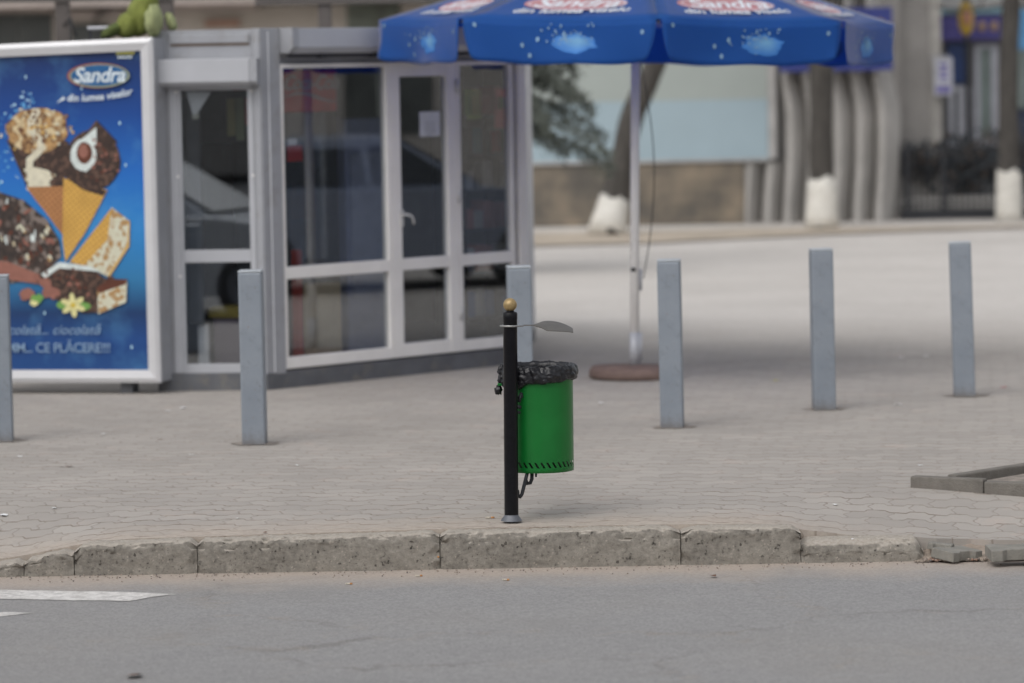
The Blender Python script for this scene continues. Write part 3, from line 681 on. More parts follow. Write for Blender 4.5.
o2 = mb.build('pennant', M_wh, origin=o_.location.copy()); tag(o2, o_['label'], 'pennant'); bpy.data.objects.remove(o_)
# interior
def inbox(name, m, xa, xb, ya, yb, za, zb_, label, cat, group=None, fr=None, bev=.005):
    fr = fr or FA; mb = MB(); mb.box((xa, ya, za), (xb, yb, zb_), 0, fr.m); return tag(mb.build(name, m, origin=fr.m @ Vector(((xa + xb) / 2, ya, za)), bevel=bev), label, cat, group)
# drinks fridge with red lit-less header
fr_x0, fr_x1 = fx(284, 100, .32), fx(336, 100, .32); FY = .32
fg = thing('drinks_fridge', FA.m @ Vector(((fr_x0 + fr_x1) / 2, FY, .11)), 'tall drinks fridge with red header behind the left pane of the kiosk front', 'fridge')
zr0, zr1 = FA.hit(300, 112, FY)[1], FA.hit(300, 70, FY)[1]
mb = MB(); mb.box((fr_x0, FY, .11), (fr_x0 + .04, FY + .5, zr0), 0, T); mb.box((fr_x1 - .04, FY, .11), (fr_x1, FY + .5, zr0), 0, T); mb.box((fr_x0, FY + .46, .11), (fr_x1, FY + .5, zr0), 0, T); mb.box((fr_x0 + .041, FY, .11), (fr_x1 - .041, FY + .45, .34), 0, T)
mb.build('cabinet', mat('fridge_dark', A(.05, .052, .058), .4), fg)
mb = MB(); mb.box((fr_x0, FY - .01, zr0), (fr_x1, FY + .5, zr1), 0, T); hd = mb.build('header', mat('fridge_red', A(.55, .02, .03), .45), fg, bevel=.008)
TX = T @ Matrix.Translation(((fr_x0 + fr_x1) / 2, FY - .014, zr0 + .15)) @ Matrix.Rotation(R(90), 4, 'X')
mb = MB(); mb.text('Coca-Cola', .135, TX, 0, .35, .002, space=.9)
mb.grid(lambda u, v: Vector((-.27 + u * .54, -.055 + .03 * math.sin(u * 5.2) + (v - .5) * .022 * math.sin(math.pi * u), 0)), 20, 1, 0, False, TX)
mb.build('lettering', mat('fridge_letter', A(.38, .36, .36), .6), hd)
mb = MB()
for zq in (.36, .72, 1.06, 1.40): mb.box((fr_x0 + .041, FY + .02, zq), (fr_x1 - .041, FY + .44, zq + .02), 0, T)
mb.build('shelf', M_gal, fg)
mb = MB(); mb.box((fr_x0 + .005, FY - .012, .36), (fr_x1 - .005, FY - .006, zr0 - .004), 0, T); mb.build('glass_door', glass('fridge_glass', (.5, .52, .55, 1)), fg)
cols = [mat('bottle_red', A(.3, .03, .03), .2), mat('bottle_green', A(.04, .16, .06), .2), mat('bottle_brown', A(.11, .06, .035), .2), mat('bottle_pale', A(.45, .5, .55), .2), mat('bottle_orange', A(.5, .2, .04), .2)]
cn = ['red', 'green', 'brown', 'pale', 'orange']
for s_i, zq in enumerate((.38, .74, 1.08, 1.42)):
    for q in range(5):
        xq = fr_x0 + .085 + q * (fr_x1 - fr_x0 - .17) / 4; ci = (s_i * 2 + q // 2) % 5
        mb = MB(); mb.lathe([(.03, 0), (.032, .01), (.032, .14), (.026, .17), (.012, .20), (.012, .225)], 12, 0, T @ Matrix.Translation((xq, FY + .09, zq)))
        tag(mb.build('bottle', cols[ci], origin=T @ Vector((xq, FY + .09, zq))), '%s bottle, %s from the left on the %s shelf of the drinks fridge' % (cn[ci], ('first', 'second', 'third', 'fourth', 'fifth')[q], ('lowest', 'second lowest', 'second highest', 'top')[s_i]), 'bottle', 'bottles in the drinks fridge')
# blue freezer cabinet and crates
c0, c1 = fx(345, 150, .6), fx(388, 150, .6)
fz = thing('display_cabinet', T @ Vector(((c0 + c1) / 2, .6, .11)), 'tall pale blue cabinet beside the door inside the kiosk', 'cabinet')
mb = MB(); mb.box((c0, .6, .11), (c1, 1.05, FA.hit(366, 118, .6)[1]), 0, T); mb.build('body', mat('cabinet_blue', A(.33, .38, .55), .5), fz, bevel=.01)
mb = MB(); mb.box((c0 + .04, .588, .5), (c1 - .04, .599, 1.5), 0, T); mb.build('front_panel', mat('cabinet_blue_light', A(.42, .47, .60), .35), fz)
inbox('carton', mat('cardboard_tan', A(.60, .50, .35), .85), fx(309, 300, .25), fx(336, 300, .25), .2, .30, .12, FA.hit(320, 284, .2)[1], 'tall tan cardboard carton behind the lower left kiosk pane', 'carton')
inbox('display_stand', mat('stand_red', A(.38, .04, .03), .5), fx(296, 300, .12), fx(301, 300, .12), .1, .16, .12, FA.hit(298, 250, .12)[1], 'narrow red display stand edge behind the lower left pane', 'stand')
# shelf with goods behind right pane
g0, g1 = fx(464, 200, .35), fx(508, 200, .35) + .1
shf = thing('goods_shelf', T @ Vector(((g0 + g1) / 2, .35, .11)), 'metal shelving stacked with small goods behind the right kiosk pane', 'shelving')
mb = MB(); 
for xx_ in (g0, g1 - .02): mb.box((xx_, .35, .11), (xx_ + .02, .65, 2.05), 0, T)
mb.build('upright', M_dk, shf)
lv = [.30, .62, .92, 1.20, 1.45, 1.72]
for zq in lv:
    mb = MB(); mb.box((g0 + .021, .35, zq), (g1 - .021, .65, zq + .018), 0, T); mb.build('shelf', M_gal, shf)
gc = [('green', A(.25, .5, .08)), ('red', A(.7, .06, .07)), ('teal', A(.15, .38, .38)), ('pale', A(.7, .7, .66)), ('blue', A(.1, .2, .45)), ('pink', A(.7, .34, .28)), ('yellow', A(.7, .65, .12)), ('dark', A(.08, .08, .09))]
pal = [[4, 3, 4, 7], [3, 5, 5, 3], [5, 3, 5, 5], [3, 7, 3, 7], [7, 2, 7, 1], [0, 6, 1, 1]]
for s_i, zq in enumerate(lv):
    for q in range(5):
        nm, cc = gc[pal[s_i][q % 4]]; wq = (g1 - g0 - .08) / 5; xq = g0 + .04 + q * wq; hh = random.uniform(.11, .2)
        inbox('goods_box', mat('box_' + nm, cc, .5), xq, xq + wq * .86, .37, .5, zq + .0185, zq + .0185 + hh, '%s packet, %s from the left on the %s shelf behind the right kiosk pane' % (nm, ('first', 'second', 'third', 'fourth', 'fifth')[q], ('lowest', 'second lowest', 'third', 'fourth', 'second highest', 'top')[s_i]), 'packet', 'packets on the kiosk shelving', bev=.003)
on_fa('card', mat('card_bright_red', A(.7, .03, .05), .5), 496, 89, 505, 97, .03, 'small bright red sticker high behind the right kiosk pane', 'sticker', .004)
on_fa('card', mat('card_coral', A(.6, .12, .09), .5), 495, 109, 505, 128, .03, 'coral red leaflet below the bright sticker behind the right pane', 'leaflet', .004)
on_fa('card', mat('card_lime', A(.30, .42, .05), .5), 466, 92, 476, 95, .03, 'upper lime green strip behind the right kiosk pane', 'leaflet', .004)
on_fa('card', mat('card_lime', A(.30, .42, .05), .5), 467, 115, 482, 119, .03, 'lower lime green strip behind the right kiosk pane', 'leaflet', .004)
on_fa('card', mat('cap_cream', A(.5, .5, .42), .6), 192, 114, 199, 119, .05, 'small cream sticker on the small kiosk window', 'sticker', .003, fr=FL)
# shelf across the back behind the door
inbox('sales_counter', mat('counter', A(.26, .22, .19), .6), x2, x3 + .1, 1.1, 1.4, .11, 1.0, 'dark sales counter seen through the kiosk door', 'counter')
for q in range(9):
    nm, cc = gc[(q * 3) % 8]
    inbox('goods_box', mat('box_' + nm, cc, .5), x2 - .1 + q * .09, x2 - .02 + q * .09, 1.15, 1.25, 1.0, 1.0 + random.uniform(.12, .3), '%s packet, %s from the left on the counter behind the kiosk door' % (nm, ('first', 'second', 'third', 'fourth', 'fifth', 'sixth', 'seventh', 'eighth', 'ninth')[q]), 'packet', 'packets on the kiosk counter', bev=.003)
# behind the left window
inbox('crate', mat('crate_purple', A(.11, .08, .11), .6), a1 + .14, a2 - .02, .25, .55, .12, FL.hit(220, 318, .25)[1], 'dark purple crate at the foot of the small kiosk window', 'crate', fr=FL)
inbox('box', mat('box_mustard', A(.32, .25, .05), .6), a1 + .11, a2 - .02, .24, .54, FL.hit(220, 318, .25)[1] + .001, FL.hit(220, 307, .25)[1], 'flat mustard yellow box on the purple crate', 'box', fr=FL)
inbox('paper_roll', M_wh, a1 + .05, a1 + .12, .15, .22, .12, .42, 'white paper bundle beside the purple crate', 'paper', fr=FL)
inbox('rack', mat('rack_dark', A(.05, .055, .065), .6), a1 + .0, a1 + .1, .1, .2, .43, 1.9, 'narrow dark rack at the left of the small kiosk window', 'rack', fr=FL)
for q in range(4):
    inbox('magazine', mat(('mag_yellow', 'mag_green', 'mag_red', 'mag_pale')[q], (A(.4, .37, .15), A(.25, .3, .16), A(.45, .03, .03), A(.42, .4, .32))[q], .5), a1 + .22 + .06 * q, a1 + .275 + .06 * q, .5, .52, (1.65, 1.62, 1.72, 1.66)[q], 1.9, '%s magazine hanging high inside the small kiosk window' % ('yellow', 'green', 'red', 'pale')[q], 'magazine', 'magazines inside the small window', fr=FL)
inbox('magazine_rail', M_dk, a1, a2 + .1, .525, .55, 1.6, 1.95, 'dark rail holding magazines inside the small kiosk window', 'rail', fr=FL)

# ================================================================== POSTER LIGHTBOX
pr = Wd(157, 382, 24.55); pl_ = Wd(-120, 382, 24.98)
FP = Frame(Vector((pl_.x, pl_.y, 0)), Vector((pr.x, pr.y, 0)))
# push so that its right edge sits at px 162
zP0 = FP.hit(150, 382)[1]; zP1 = FP.hit(100, 38.7)[1]; XR = FP.hit(162, 380)[0]; XL = XR - 1.42
M_fr = mat('poster_frame', A(.60, .60, .615), .35, .25, var=.05, scale=4, bump=.02)
po = thing('advertising_lightbox', FP.m @ Vector(((XL + XR) / 2, 0, 0)), 'white framed blue ice cream advertising panel standing against the kiosk', 'advertising panel')
def warp(mb):            # the panel's top edge really runs down a little to the left
    inv = FP.m.inverted()
    for i_, v_ in enumerate(mb.v): l_ = inv @ v_; l_.z -= .026 * max(0, XR - l_.x) * max(0, l_.z) / 2.3; mb.v[i_] = FP.m @ l_
    return mb
mb = MB(); mb.box((XL, .0, zP0), (XR - .001, .22, zP1 - .001), 0, FP.m); warp(mb).build('cabinet', M_al, po)
for xf in (XL + .15, XR - .3): mb = MB(); mb.box((xf, .05, -.01), (xf + .08, .18, zP0), 0, FP.m); mb.build('foot', M_base, po)
fw = .082
mb = MB()
def miter(mb, x0, x1, z0, z1, w, ya, yb, T):
    o_ = [(x0, z0), (x1, z0), (x1, z1), (x0, z1)]; i_ = [(x0 + w, z0 + w), (x1 - w, z0 + w), (x1 - w, z1 - w), (x0 + w, z1 - w)]
    m_ = [(x0 + w * .35, z0 + w * .35), (x1 - w * .35, z0 + w * .35), (x1 - w * .35, z1 - w * .35), (x0 + w * .35, z1 - w * .35)]
    for k_ in range(4):
        j_ = (k_ + 1) % 4
        P_ = lambda p, y: (p[0], y, p[1])
        vs = [P_(o_[k_], yb), P_(o_[j_], yb), P_(o_[j_], ya + .01), P_(o_[k_], ya + .01), P_(m_[k_], ya), P_(m_[j_], ya), P_(i_[k_], ya + .008), P_(i_[j_], ya + .008), P_(i_[k_], yb), P_(i_[j_], yb)]
        mb.add(vs, [(0, 1, 2, 3), (3, 2, 5, 4), (4, 5, 7, 6), (6, 7, 9, 8)], 0, False, T)
miter(mb, XL - .003, XR + .002, zP0 - .002, zP1 + .002, fw, -.04, -.0005, FP.m); warp(mb).build('frame', M_fr, po)
# print
n = NT('poster_blue'); n.set(.35, 0, .4); P = n.obj(); s_ = n.n('SeparateXYZ'); n.l(P, s_.inputs[0])
cr_ = n.n('ValToRGB'); mr = n.n('MapRange'); n.l(s_.outputs['Z'], mr.inputs[0]); mr.inputs[1].default_value = .1; mr.inputs[2].default_value = 2.25; n.l(mr.outputs[0], cr_.inputs[0])
e = cr_.color_ramp.elements; e[0].position = 0; e[0].color = A(.012, .06, .20); e[1].position = 1; e[1].color = A(.008, .025, .10)
for p_, c_ in ((.12, A(.012, .06, .22)), (.2, A(.010, .04, .13)), (.3, A(.03, .18, .38)), (.45, A(.025, .22, .56)), (.62, A(.015, .14, .50)), (.8, A(.008, .06, .27))): q = e.new(p_); q.color = c_
cl = n.noise(2.2, 5, .6, P); c = n.mix(n.ramp(cl, .5, .8), cr_.outputs[0], n.mix(.5, cr_.outputs[0], A(.12, .36, .62)))
n.base(c); M_pb = n.m
PM = {}
def pm(name, c, **k): return mat('print_' + name, c, .4, 0, k.get('var', .15), k.get('scale', 25), 0)
def speckle(name, c1, c2, c3, sc=28):
    n = NT('print_' + name); n.set(.4); P = n.obj(); v = n.n('TexVoronoi', i_Scale=float(sc)); n.l(P, v.inputs['Vector'])
    c = n.ramp(n.noise(sc * .8, 4, .7, P), .38, .62, c1, c2); c = n.mix(n.ramp(v.outputs['Color'], .62, .68), c, c3); n.base(c); return n.m
def waffle(name, c1, c2):
    n = NT('print_' + name); n.set(.4); P = n.obj(); mp = n.n('Mapping'); mp.inputs['Rotation'].default_value = (0, R(38), 0); n.l(P, mp.inputs[0])
    out = None
    for ax in ('X', 'Z'):
        s_ = n.n('SeparateXYZ'); n.l(mp.outputs[0], s_.inputs[0]); t = n.math('PINGPONG', n.math('ADD', s_.outputs[ax], 40.0), .014); t = n.math('LESS_THAN', t, .0035)
        out = t if out is None else n.math('MAXIMUM', out, t)
    n.base(n.mix(out, n.ramp(n.noise(8, 3, .5, P), .3, .7, c1, tuple(v * .75 for v in c1[:3]) + (1,)), c2)); return n.m
mats = [M_pb, speckle('nuts', A(.10, .04, .02), A(.5, .30, .12), A(.62, .50, .30)), speckle('dark_choc', A(.028, .015, .011), A(.05, .027, .02), A(.11, .06, .042), 40), pm('cream', A(.66, .62, .48)),
        waffle('waffle_brown', A(.52, .24, .09), A(.26, .11, .04)), waffle('waffle_gold', A(.70, .42, .09), A(.46, .24, .05)), pm('gold', A(.60, .38, .12), var=.1), pm('white', A(.62, .68, .66)),
        pm('brown', A(.11, .035, .02)), speckle('choc_bar', A(.025, .018, .016), A(.06, .04, .032), A(.20, .16, .14), 30), speckle('nut_cream', A(.62, .62, .50), A(.58, .56, .42), A(.40, .24, .10), 34),
        pm('petal', A(.66, .62, .30)), pm('petal_mid', A(.62, .45, .05)), pm('leaf', A(.16, .34, .08)), pm('rosy', A(.28, .12, .09)), pm('glow', A(.10, .33, .62)), pm('glow_pale', A(.40, .62, .78), var=.3, scale=40)]
mb = MB(); yo = [-.004]
mb.flat([(XL + fw - .01, zP0 + fw - .01), (XR - fw + .01, zP0 + fw - .01), (XR - fw + .01, zP1 - fw + .01), (XL + fw - .01, zP1 - fw + .01)], -.003, 0, FP.m); warp(mb)
def art(pts, m):
    yo[0] -= .00004; mb.flat([FP.hit(x, y, 0) for x, y in pts], yo[0], m, FP.m)
def blob(cx, cy, rx, ry, m, k=20, rough=.0, rot=0, seed=0):
    pts = []
    for i in range(k):
        t = 2 * math.pi * i / k; r_ = 1 + rough * fn(Vector((math.cos(t) * 2 + seed, math.sin(t) * 2, seed)));
        x_, y_ = rx * math.cos(t) * r_, ry * math.sin(t) * r_; pts.append((cx + x_ * math.cos(rot) - y_ * math.sin(rot), cy + x_ * math.sin(rot) + y_ * math.cos(rot)))
    art(pts, m)
for i in range(60):       # sparkle trails
    t = random.random(); s_ = random.choice((0, 1))
    x_, y_ = ((22 + 8 * math.sin(t * 5), 96 + t * 22) if s_ else (4 + 14 * t * t, 118 + t * 95)); blob(x_ + random.gauss(0, 4), y_ + random.gauss(0, 4), random.uniform(.5, 1.8), random.uniform(.5, 1.8), random.choice((15, 15, 16)), 8)
for x_, y_ in ((120, 123), (26, 77), (82, 88), (126, 165), (132, 347), (45, 313)): blob(x_, y_, 1.1, 2.0, 16, 8)
# left cone
art([(12, 148), (66, 150), (64, 190), (60, 224), (50, 214), (30, 185)], 4)
art([(7, 140), (36, 128), (69, 142), (66, 170), (63, 189), (28, 189), (18, 166)], 2); blob(37, 131, 31, 23, 1, 26, .12, 0, 2); blob(22, 128, 15, 13, 1, 16, .3, 0, 4); blob(55, 126, 12, 16, 1, 16, .3, 0, 7)
sw = [(37, 112), (31, 122), (33, 132), (40, 140), (42, 148), (36, 155), (30, 160), (30, 170)]
for (xa, ya), (xb, yb) in zip(sw, sw[1:]):
    for q in range(4): blob(xa + (xb - xa) * q / 4, ya + (yb - ya) * q / 4, 3.6, 3.6, 3, 10)
for i in range(5): blob(38 + (i % 2) * 2, 172 + i * 4.4, 14 - i * .6, 4.2, 3, 14, .1, .15, i)
for i in range(60): blob(37 + random.gauss(0, 15), 130 + random.gauss(0, 12), random.uniform(1.2, 2.6), random.uniform(1, 2.2), random.choice((1, 8, 10, 3, 6)), 7, .4, random.random() * 3, i)
art([(27, 187), (65, 186), (64, 236), (56, 226), (46, 212), (36, 200)], 4)
# right cone
art([(64, 178), (108, 190), (86, 232), (66, 262), (63, 240)], 5)
blob(93, 160, 28, 30, 2, 26, .05, 0, 5); art([(80, 142), (97, 120), (118, 142), (104, 150)], 2); art([(64, 176), (66, 160), (78, 178), (107, 191), (104, 196), (84, 190)], 2)
art([(72, 152), (80, 141), (97, 127), (97, 140), (95, 160), (87, 172), (76, 168), (71, 160)], 7); blob(84, 155, 13, 16, 7, 20, .05); blob(85, 153, 8, 11, 8, 16, .1); blob(84, 151, 5, 7, 14, 14, .1)
for i in range(26): blob(104 + random.gauss(0, 9), 160 + random.gauss(0, 12), random.uniform(.8, 2), random.uniform(.8, 2), random.choice((8, 14, 14)), 7, .4, 0, i)
# sandwich bar (gold wafer with nut cream)
art([(70, 262), (112, 208), (113, 224), (108, 240), (86, 266)], 5); art([(112, 207), (129, 220), (128, 244), (108, 276), (84, 266), (108, 240)], 10)
art([(108, 276), (128, 244), (129, 220), (130.5, 221), (130, 246), (110, 277)], 6)
# chocolate bar on left
art([(-40, 195), (0, 192), (24, 200), (48, 220), (60, 240), (62, 256), (44, 276), (20, 282), (-40, 290)], 9)
for i in range(120):
    x_, y_ = random.uniform(-35, 55), random.uniform(198, 268)
    if y_ > 196 + max(0, x_ - 10) * .8: blob(x_, y_, random.uniform(1, 2.4), random.uniform(2.5, 5.5), random.choice((9, 2, 14, 7, 2, 8, 10)), 7, .3, random.gauss(0, .4), i)
art([(-40, 255), (10, 262), (44, 276), (40, 284), (0, 278), (-40, 275)], 14)
# chocolate roll in front
art([(40, 276), (44, 268), (58, 264), (92, 268), (106, 278), (128, 282), (100, 312), (84, 313), (50, 296)], 2); art([(42, 274), (60, 262), (90, 266), (104, 272), (84, 270), (60, 268), (46, 278)], 7)
art([(98, 290), (128, 280), (127, 302), (99, 314)], 10); art([(97, 288), (110, 279), (128, 279), (127, 284), (100, 293)], 8)
for i in range(30): blob(70 + random.gauss(0, 15), 283 + random.gauss(0, 6), random.uniform(1, 2.5), random.uniform(1, 2.2), random.choice((2, 8, 14, 8)), 7, .4, 0, i)
for cx, cy, r_, mm in ((28, 294, 8, 14), (52, 292, 9, 14), (46, 282, 6, 14), (38, 299, 6, 13), (35, 303, 4, 11)): blob(cx, cy, r_, r_ * .8, mm, 14, .6, 0, cx)
blob(64, 305, 7, 4, 13, 10, .2); blob(86, 306, 6, 4, 13, 10, .2)
for i in range(6):
    t = i * math.pi / 3 + .4; blob(74 + 7 * math.cos(t), 305 + 6.5 * math.sin(t), 6, 3, 11, 10, 0, t)
blob(74, 305, 2.6, 2.6, 12, 8)
mb.build('print', mats, po)
def FT(px, py, y=-.03, rot=0): x_, z_ = FP.hit(px, py, 0); return FP.m @ Matrix.Translation((x_, y, z_)) @ Matrix.Rotation(R(90), 4, 'X') @ Matrix.Rotation(rot, 4, 'Z')
M_wt = pm('letter_white', A(.66, .74, .78)); M_or = pm('logo_red', A(.28, .09, .07)); M_gy = pm('logo_gold', A(.26, .30, .22)); M_bl = pm('logo_blue', A(.015, .10, .26))
def logo(mb, T, s, mi):      # oval emblem with lettering, width 2 ; mi = indices (red, gold, blue, white)
    def ell(rx, ry, z, m, cx=0, cy=0): mb.add([(cx + rx * math.cos(2 * math.pi * i / 36) * s, cy + ry * math.sin(2 * math.pi * i / 36) * s, z) for i in range(36)], [tuple(range(36))], m, False, T)
    ell(1.03, .40, .0005, mi[0], -.03 * s, 0); ell(1.0, .37, .001, mi[1], .02 * s, -.01 * s); ell(.93, .33, .0015, mi[2])
    mb.text('Sandra', .66 * s, T @ Matrix.Translation((0, -.2 * s, .002)), mi[3], .28, .012 * s, space=.95)
def slogan(mb, T, s, m, amp=.12):
    mb.text('din lumea viselor', .30 * s, T @ Matrix.Translation((.08 * s, 0, .002)), m, .2, .006 * s, warp=lambda v: Vector((v.x, v.y + amp * s * math.sin(v.x / s * 1.3 - .4) * -1 * 0 + .10 * (v.x / s) ** 2 * s * .6 + .05 * v.x, v.z)))
    mb.add([(-1.28 * s, -.03 * s, .002), (-1.05 * s, .16 * s, .002), (-1.0 * s, .07 * s, .002)], [(0, 2, 1)], m, False, T)
mb = MB(); logo(mb, FT(100, 75.5, -.02), .205, (0, 1, 2, 3)); mb.build('logo', [M_or, M_gy, M_bl, M_wt], po)
mb = MB(); slogan(mb, FT(98, 100, -.02, .03), .215, 0); mb.build('slogan', [M_wt], po)
mb = MB(); mb.text('ciocolată... ciocolată', .088, FT(101, 334, -.02), 0, .35, .0004, 'RIGHT'); mb.build('caption', [pm('caption', A(.22, .33, .48))], po); mb = MB(); mb.text('HMM... CE PLĂCERE!!!', .088, FT(112, 352, -.02), 0, 0, .0006, 'RIGHT', .93)
mb.build('caption', [pm('caption', A(.22, .33, .48))], po)
mb = MB(); mb.text('NOU!', .05, FT(125.5, 52, -.02), 0, 0, .003); mb.text('1 LEU', .035, FT(126, 57, -.02), 1, 0, .002); 
mb.v = [v for v in mb.v]; 
# small yellow flash and white line (illegible in the photo): plain strokes
mb = MB(); T_ = FT(126, 53, -.02)
for i in range(7): mb.add([(-.06 + i * .018, -.010, 0), (-.048 + i * .018, -.010, 0), (-.044 + i * .018, .014, 0), (-.056 + i * .018, .014, 0)], [(0, 1, 2, 3)], 0, False, T_)
for i in range(5): mb.add([(-.05 + i * .02, -.034, 0), (-.036 + i * .02, -.034, 0), (-.034 + i * .02, -.020, 0), (-.048 + i * .02, -.020, 0)], [(0, 1, 2, 3)], 1, False, T_)
mb.build('corner_print', [pm('yellow', A(.5, .48, .08)), M_wt], po)

# ================================================================== UMBRELLA
ub = G(634.5, 377.5); T = Matrix.Translation(ub) @ Matrix.Rotation(R(1.35), 4, 'Y')
n = NT('umbrella_blue'); n.set(.75, 0, .3); n.b.inputs['Sheen Weight'].default_value = 1.0; n.b.inputs['Sheen Roughness'].default_value = .35; P = n.obj()
c = n.ramp(n.noise(1.2, 4, .6, P), .3, .7, A(.030, .165, .50), A(.050, .21, .60)); n.base(c); n.bump(n.noise(7, 3), .12, .02)
tr = n.n('BsdfTranslucent'); tr.inputs[0].default_value = A(.03, .18, .62); mx = n.n('MixShader'); mx.inputs[0].default_value = .65; n.l(n.b.outputs[0], mx.inputs[1]); n.l(tr.outputs[0], mx.inputs[2]); n.l(mx.outputs[0], n.out.inputs[0]); M_umb = n.m
M_ubl = mat('umbrella_print_pale', A(.20, .34, .50), .7); M_ubr = mat('umbrella_print_red', A(.42, .20, .22), .7); M_ubw = mat('umbrella_print_white', A(.62, .66, .72), .7); M_ubc = mat('umbrella_print_cream', A(.50, .40, .46), .7)
um = thing('market_umbrella', ub, 'large blue octagonal promotional umbrella on a pale pole beside the kiosk', 'umbrella')
mb = MB(); mb.lathe([(.29, .0), (.305, .01), (.30, .05), (.285, .072), (.1, .085), (.03, .088)], 28, 0, T); mb.build('base', mat('base_red_concrete', A(.165, .115, .10), .85, var=.25, scale=10, bump=.3), um)
mb = MB(); mb.tube([(0, 0, .08), (-.010, 0, 1.4), (-.012, 0, 2.92)], .030, 16, 0, T); mb.build('pole', M_pvc, um)
mb = MB(); mb.tube([(.002, 0, .08), (.0, 0, .30)], .037, 16, 0, T); mb.tube([(.04, -.01, .12), (.04, -.01, .30)], .010, 8, 0, T); mb.build('sleeve', M_all, um); mb = MB(); mb.tube([(-.03, -.03, .72), (-.0, -.034, .72)], .013, 8, 0, T); mb.build('knob', M_dark, um); mb = MB(); mb.tube([(.035, 0, .58), (.035, 0, .72)], .011, 8, 0, T); mb.build('crank_handle', M_all, um)
RU = 1.712; ZE = 2.355; ZA = 2.95; VAL = .262
ang = [R(-88 + 45.6 * i) for i in range(8)]; ang = [R(-90 + 3 + 45 * i - 45) for i in range(8)]   # direction angle from +x axis of corner i
# corner i at azimuth: x = R sin(b), y = -R cos(b) with b = 3 + 45 i
bz = [R(2.5 + 45 * i) for i in range(-4, 4)]
cz = [-.0, .01, .015, .01, 0, -.005, 0, .01]
def cp(i, r=RU, z=None): b = bz[i % 8]; return Vector((r * math.sin(b), -r * math.cos(b), (ZE if z is None else z)))
def canopy_pt(i, s, t):       # s along edge 0..1, t from apex 0 to edge 1
    a_, b_ = cp(i, RU * t), cp(i + 1, RU * t); p = a_.lerp(b_, s); inw = .055 * math.sin(math.pi * s) * t
    p.x *= (1 - inw / RU); p.y *= (1 - inw / RU)
    p.z = ZA + (ZE - ZA) * t - .05 * math.sin(math.pi * t) * .5 - .02 * math.sin(math.pi * s) * t; return p
mb = MB()
for i in range(8): mb.grid(lambda u, v, i=i: canopy_pt(i, u, .02 + .98 * v), 12, 12, 0, True, T)
can = mb.build('canopy', M_umb, um)
mod = can.modifiers.new('solid', 'SOLIDIFY'); mod.thickness = .002; mod.offset = -1
def val_pt(i, u, v):
    p = canopy_pt(i, .015 + .97 * u, 1.0); out = Vector((p.x, p.y, 0)).normalized()
    fl = .035 * fn(Vector((u * 2.5 + i * 3.3, v * .8, i))) + .018 * math.sin(u * 9 + i) * v
    cor = (1 - min(1, min(u, 1 - u) / .10)) ** 2
    p = p + out * (.004 + fl * v) ; p.z -= VAL * v * (1 - .10 * cor) + .006 * math.sin(u * 14 + i) * v
    tan = (canopy_pt(i, 1, 1) - canopy_pt(i, 0, 1)).normalized(); p += tan * (.05 * cor * v * v * (1 if u < .5 else -1)); return p
for i in range(8):
    mb = MB(); mb.grid(lambda u, v, i=i: val_pt(i, u, v), 28, 8, 0, True, T); o = mb.build('valance', M_umb, um)
    mod = o.modifiers.new('solid', 'SOLIDIFY'); mod.thickness = .0015
def seg_mx(i, s=.5, t=.7, lift=.02):
    p = canopy_pt(i, s, t); e1 = (canopy_pt(i, s + .05, t) - canopy_pt(i, s - .05, t)).normalized(); dn = (canopy_pt(i, s, t + .05) - canopy_pt(i, s, t - .05)).normalized()
    nrm = dn.cross(e1).normalized();
    if nrm.z < 0: nrm = -nrm
    up = nrm.cross(e1).normalized(); 
    return T @ Matrix.Translation(p + nrm * lift) @ Matrix((e1, up, nrm)).transposed().to_4x4()
for i in range(8):
    mb = MB(); s_ = .40
    TT = seg_mx(i, .5, .80, .016); logo(mb, TT, .33, (0, 1, 0, 2)); mb.build('logo', [M_ubr, M_ubc, M_ubw], can)
    mb = MB(); slogan(mb, seg_mx(i, .5, .915, .016), .40, 0); mb.build('slogan', [M_ubw], can)
    # pale cloud and sparkles on valance
    mb = MB(); rr = random.Random(i)
    def vb(u0, v0, ru, rv, m, off, k=14, ro=.3):
        pts = []
        for q in range(k):
            t = 2 * math.pi * q / k; r_ = 1 + ro * fn(Vector((math.cos(t) * 2 + u0 * 9, math.sin(t) * 2, i))); p = val_pt(i, u0 + ru * r_ * math.cos(t), v0 + rv * r_ * math.sin(t)); out = Vector((p.x, p.y, 0)).normalized(); pts.append(p + out * off)
        mb.add([T @ p for p in pts], [tuple(range(k))], m)
    for lv_ in range(7): k_l = 1 - lv_ / 7.5; vb(.57 + .004 * lv_, .52 - .012 * lv_, .115 * k_l, .24 * k_l, 2 + lv_, .004 + .0007 * lv_, 22, .45)
    for q in range(40): vb(.53 + rr.gauss(0, .07), .32 + rr.gauss(0, .12) - (0), rr.uniform(.003, .007), rr.uniform(.015, .035), 0, .0095, 7)
    for u_, v_ in ((.06, .12), (.30, .55), (.38, .40), (.93, .28), (.34, .78)): vb(u_, v_, .010, .06, 0, .008, 8, .2)
    mb.build('print', [M_ubl, M_ubl] + [mat('umbrella_glow_%s' % 'abcdefg'[q], A(.045 + .018 * q, .195 + .026 * q, .56 + .004 * q), .7) for q in range(7)], can)
mb = MB()
for i in range(8):
    c_ = cp(i, RU - .02, ZE - .02); mb.tube([(-.01, 0, ZA - .05), c_], .009, 6, 0, T); mb.tube([(-.01, 0, 2.32), cp(i, RU * .5, (ZA + ZE) / 2 - .03)], .007, 6, 0, T)
mb.build('ribs', M_gal, um)
mb = MB(); mb.lathe([(.05, 2.28), (.05, 2.36)], 14, 0, T); mb.lathe([(.04, ZA - .03), (.05, ZA + .01), (.02, ZA + .07), (0, ZA + .09)], 14, 0, T); mb.build('hub', M_dk, um)
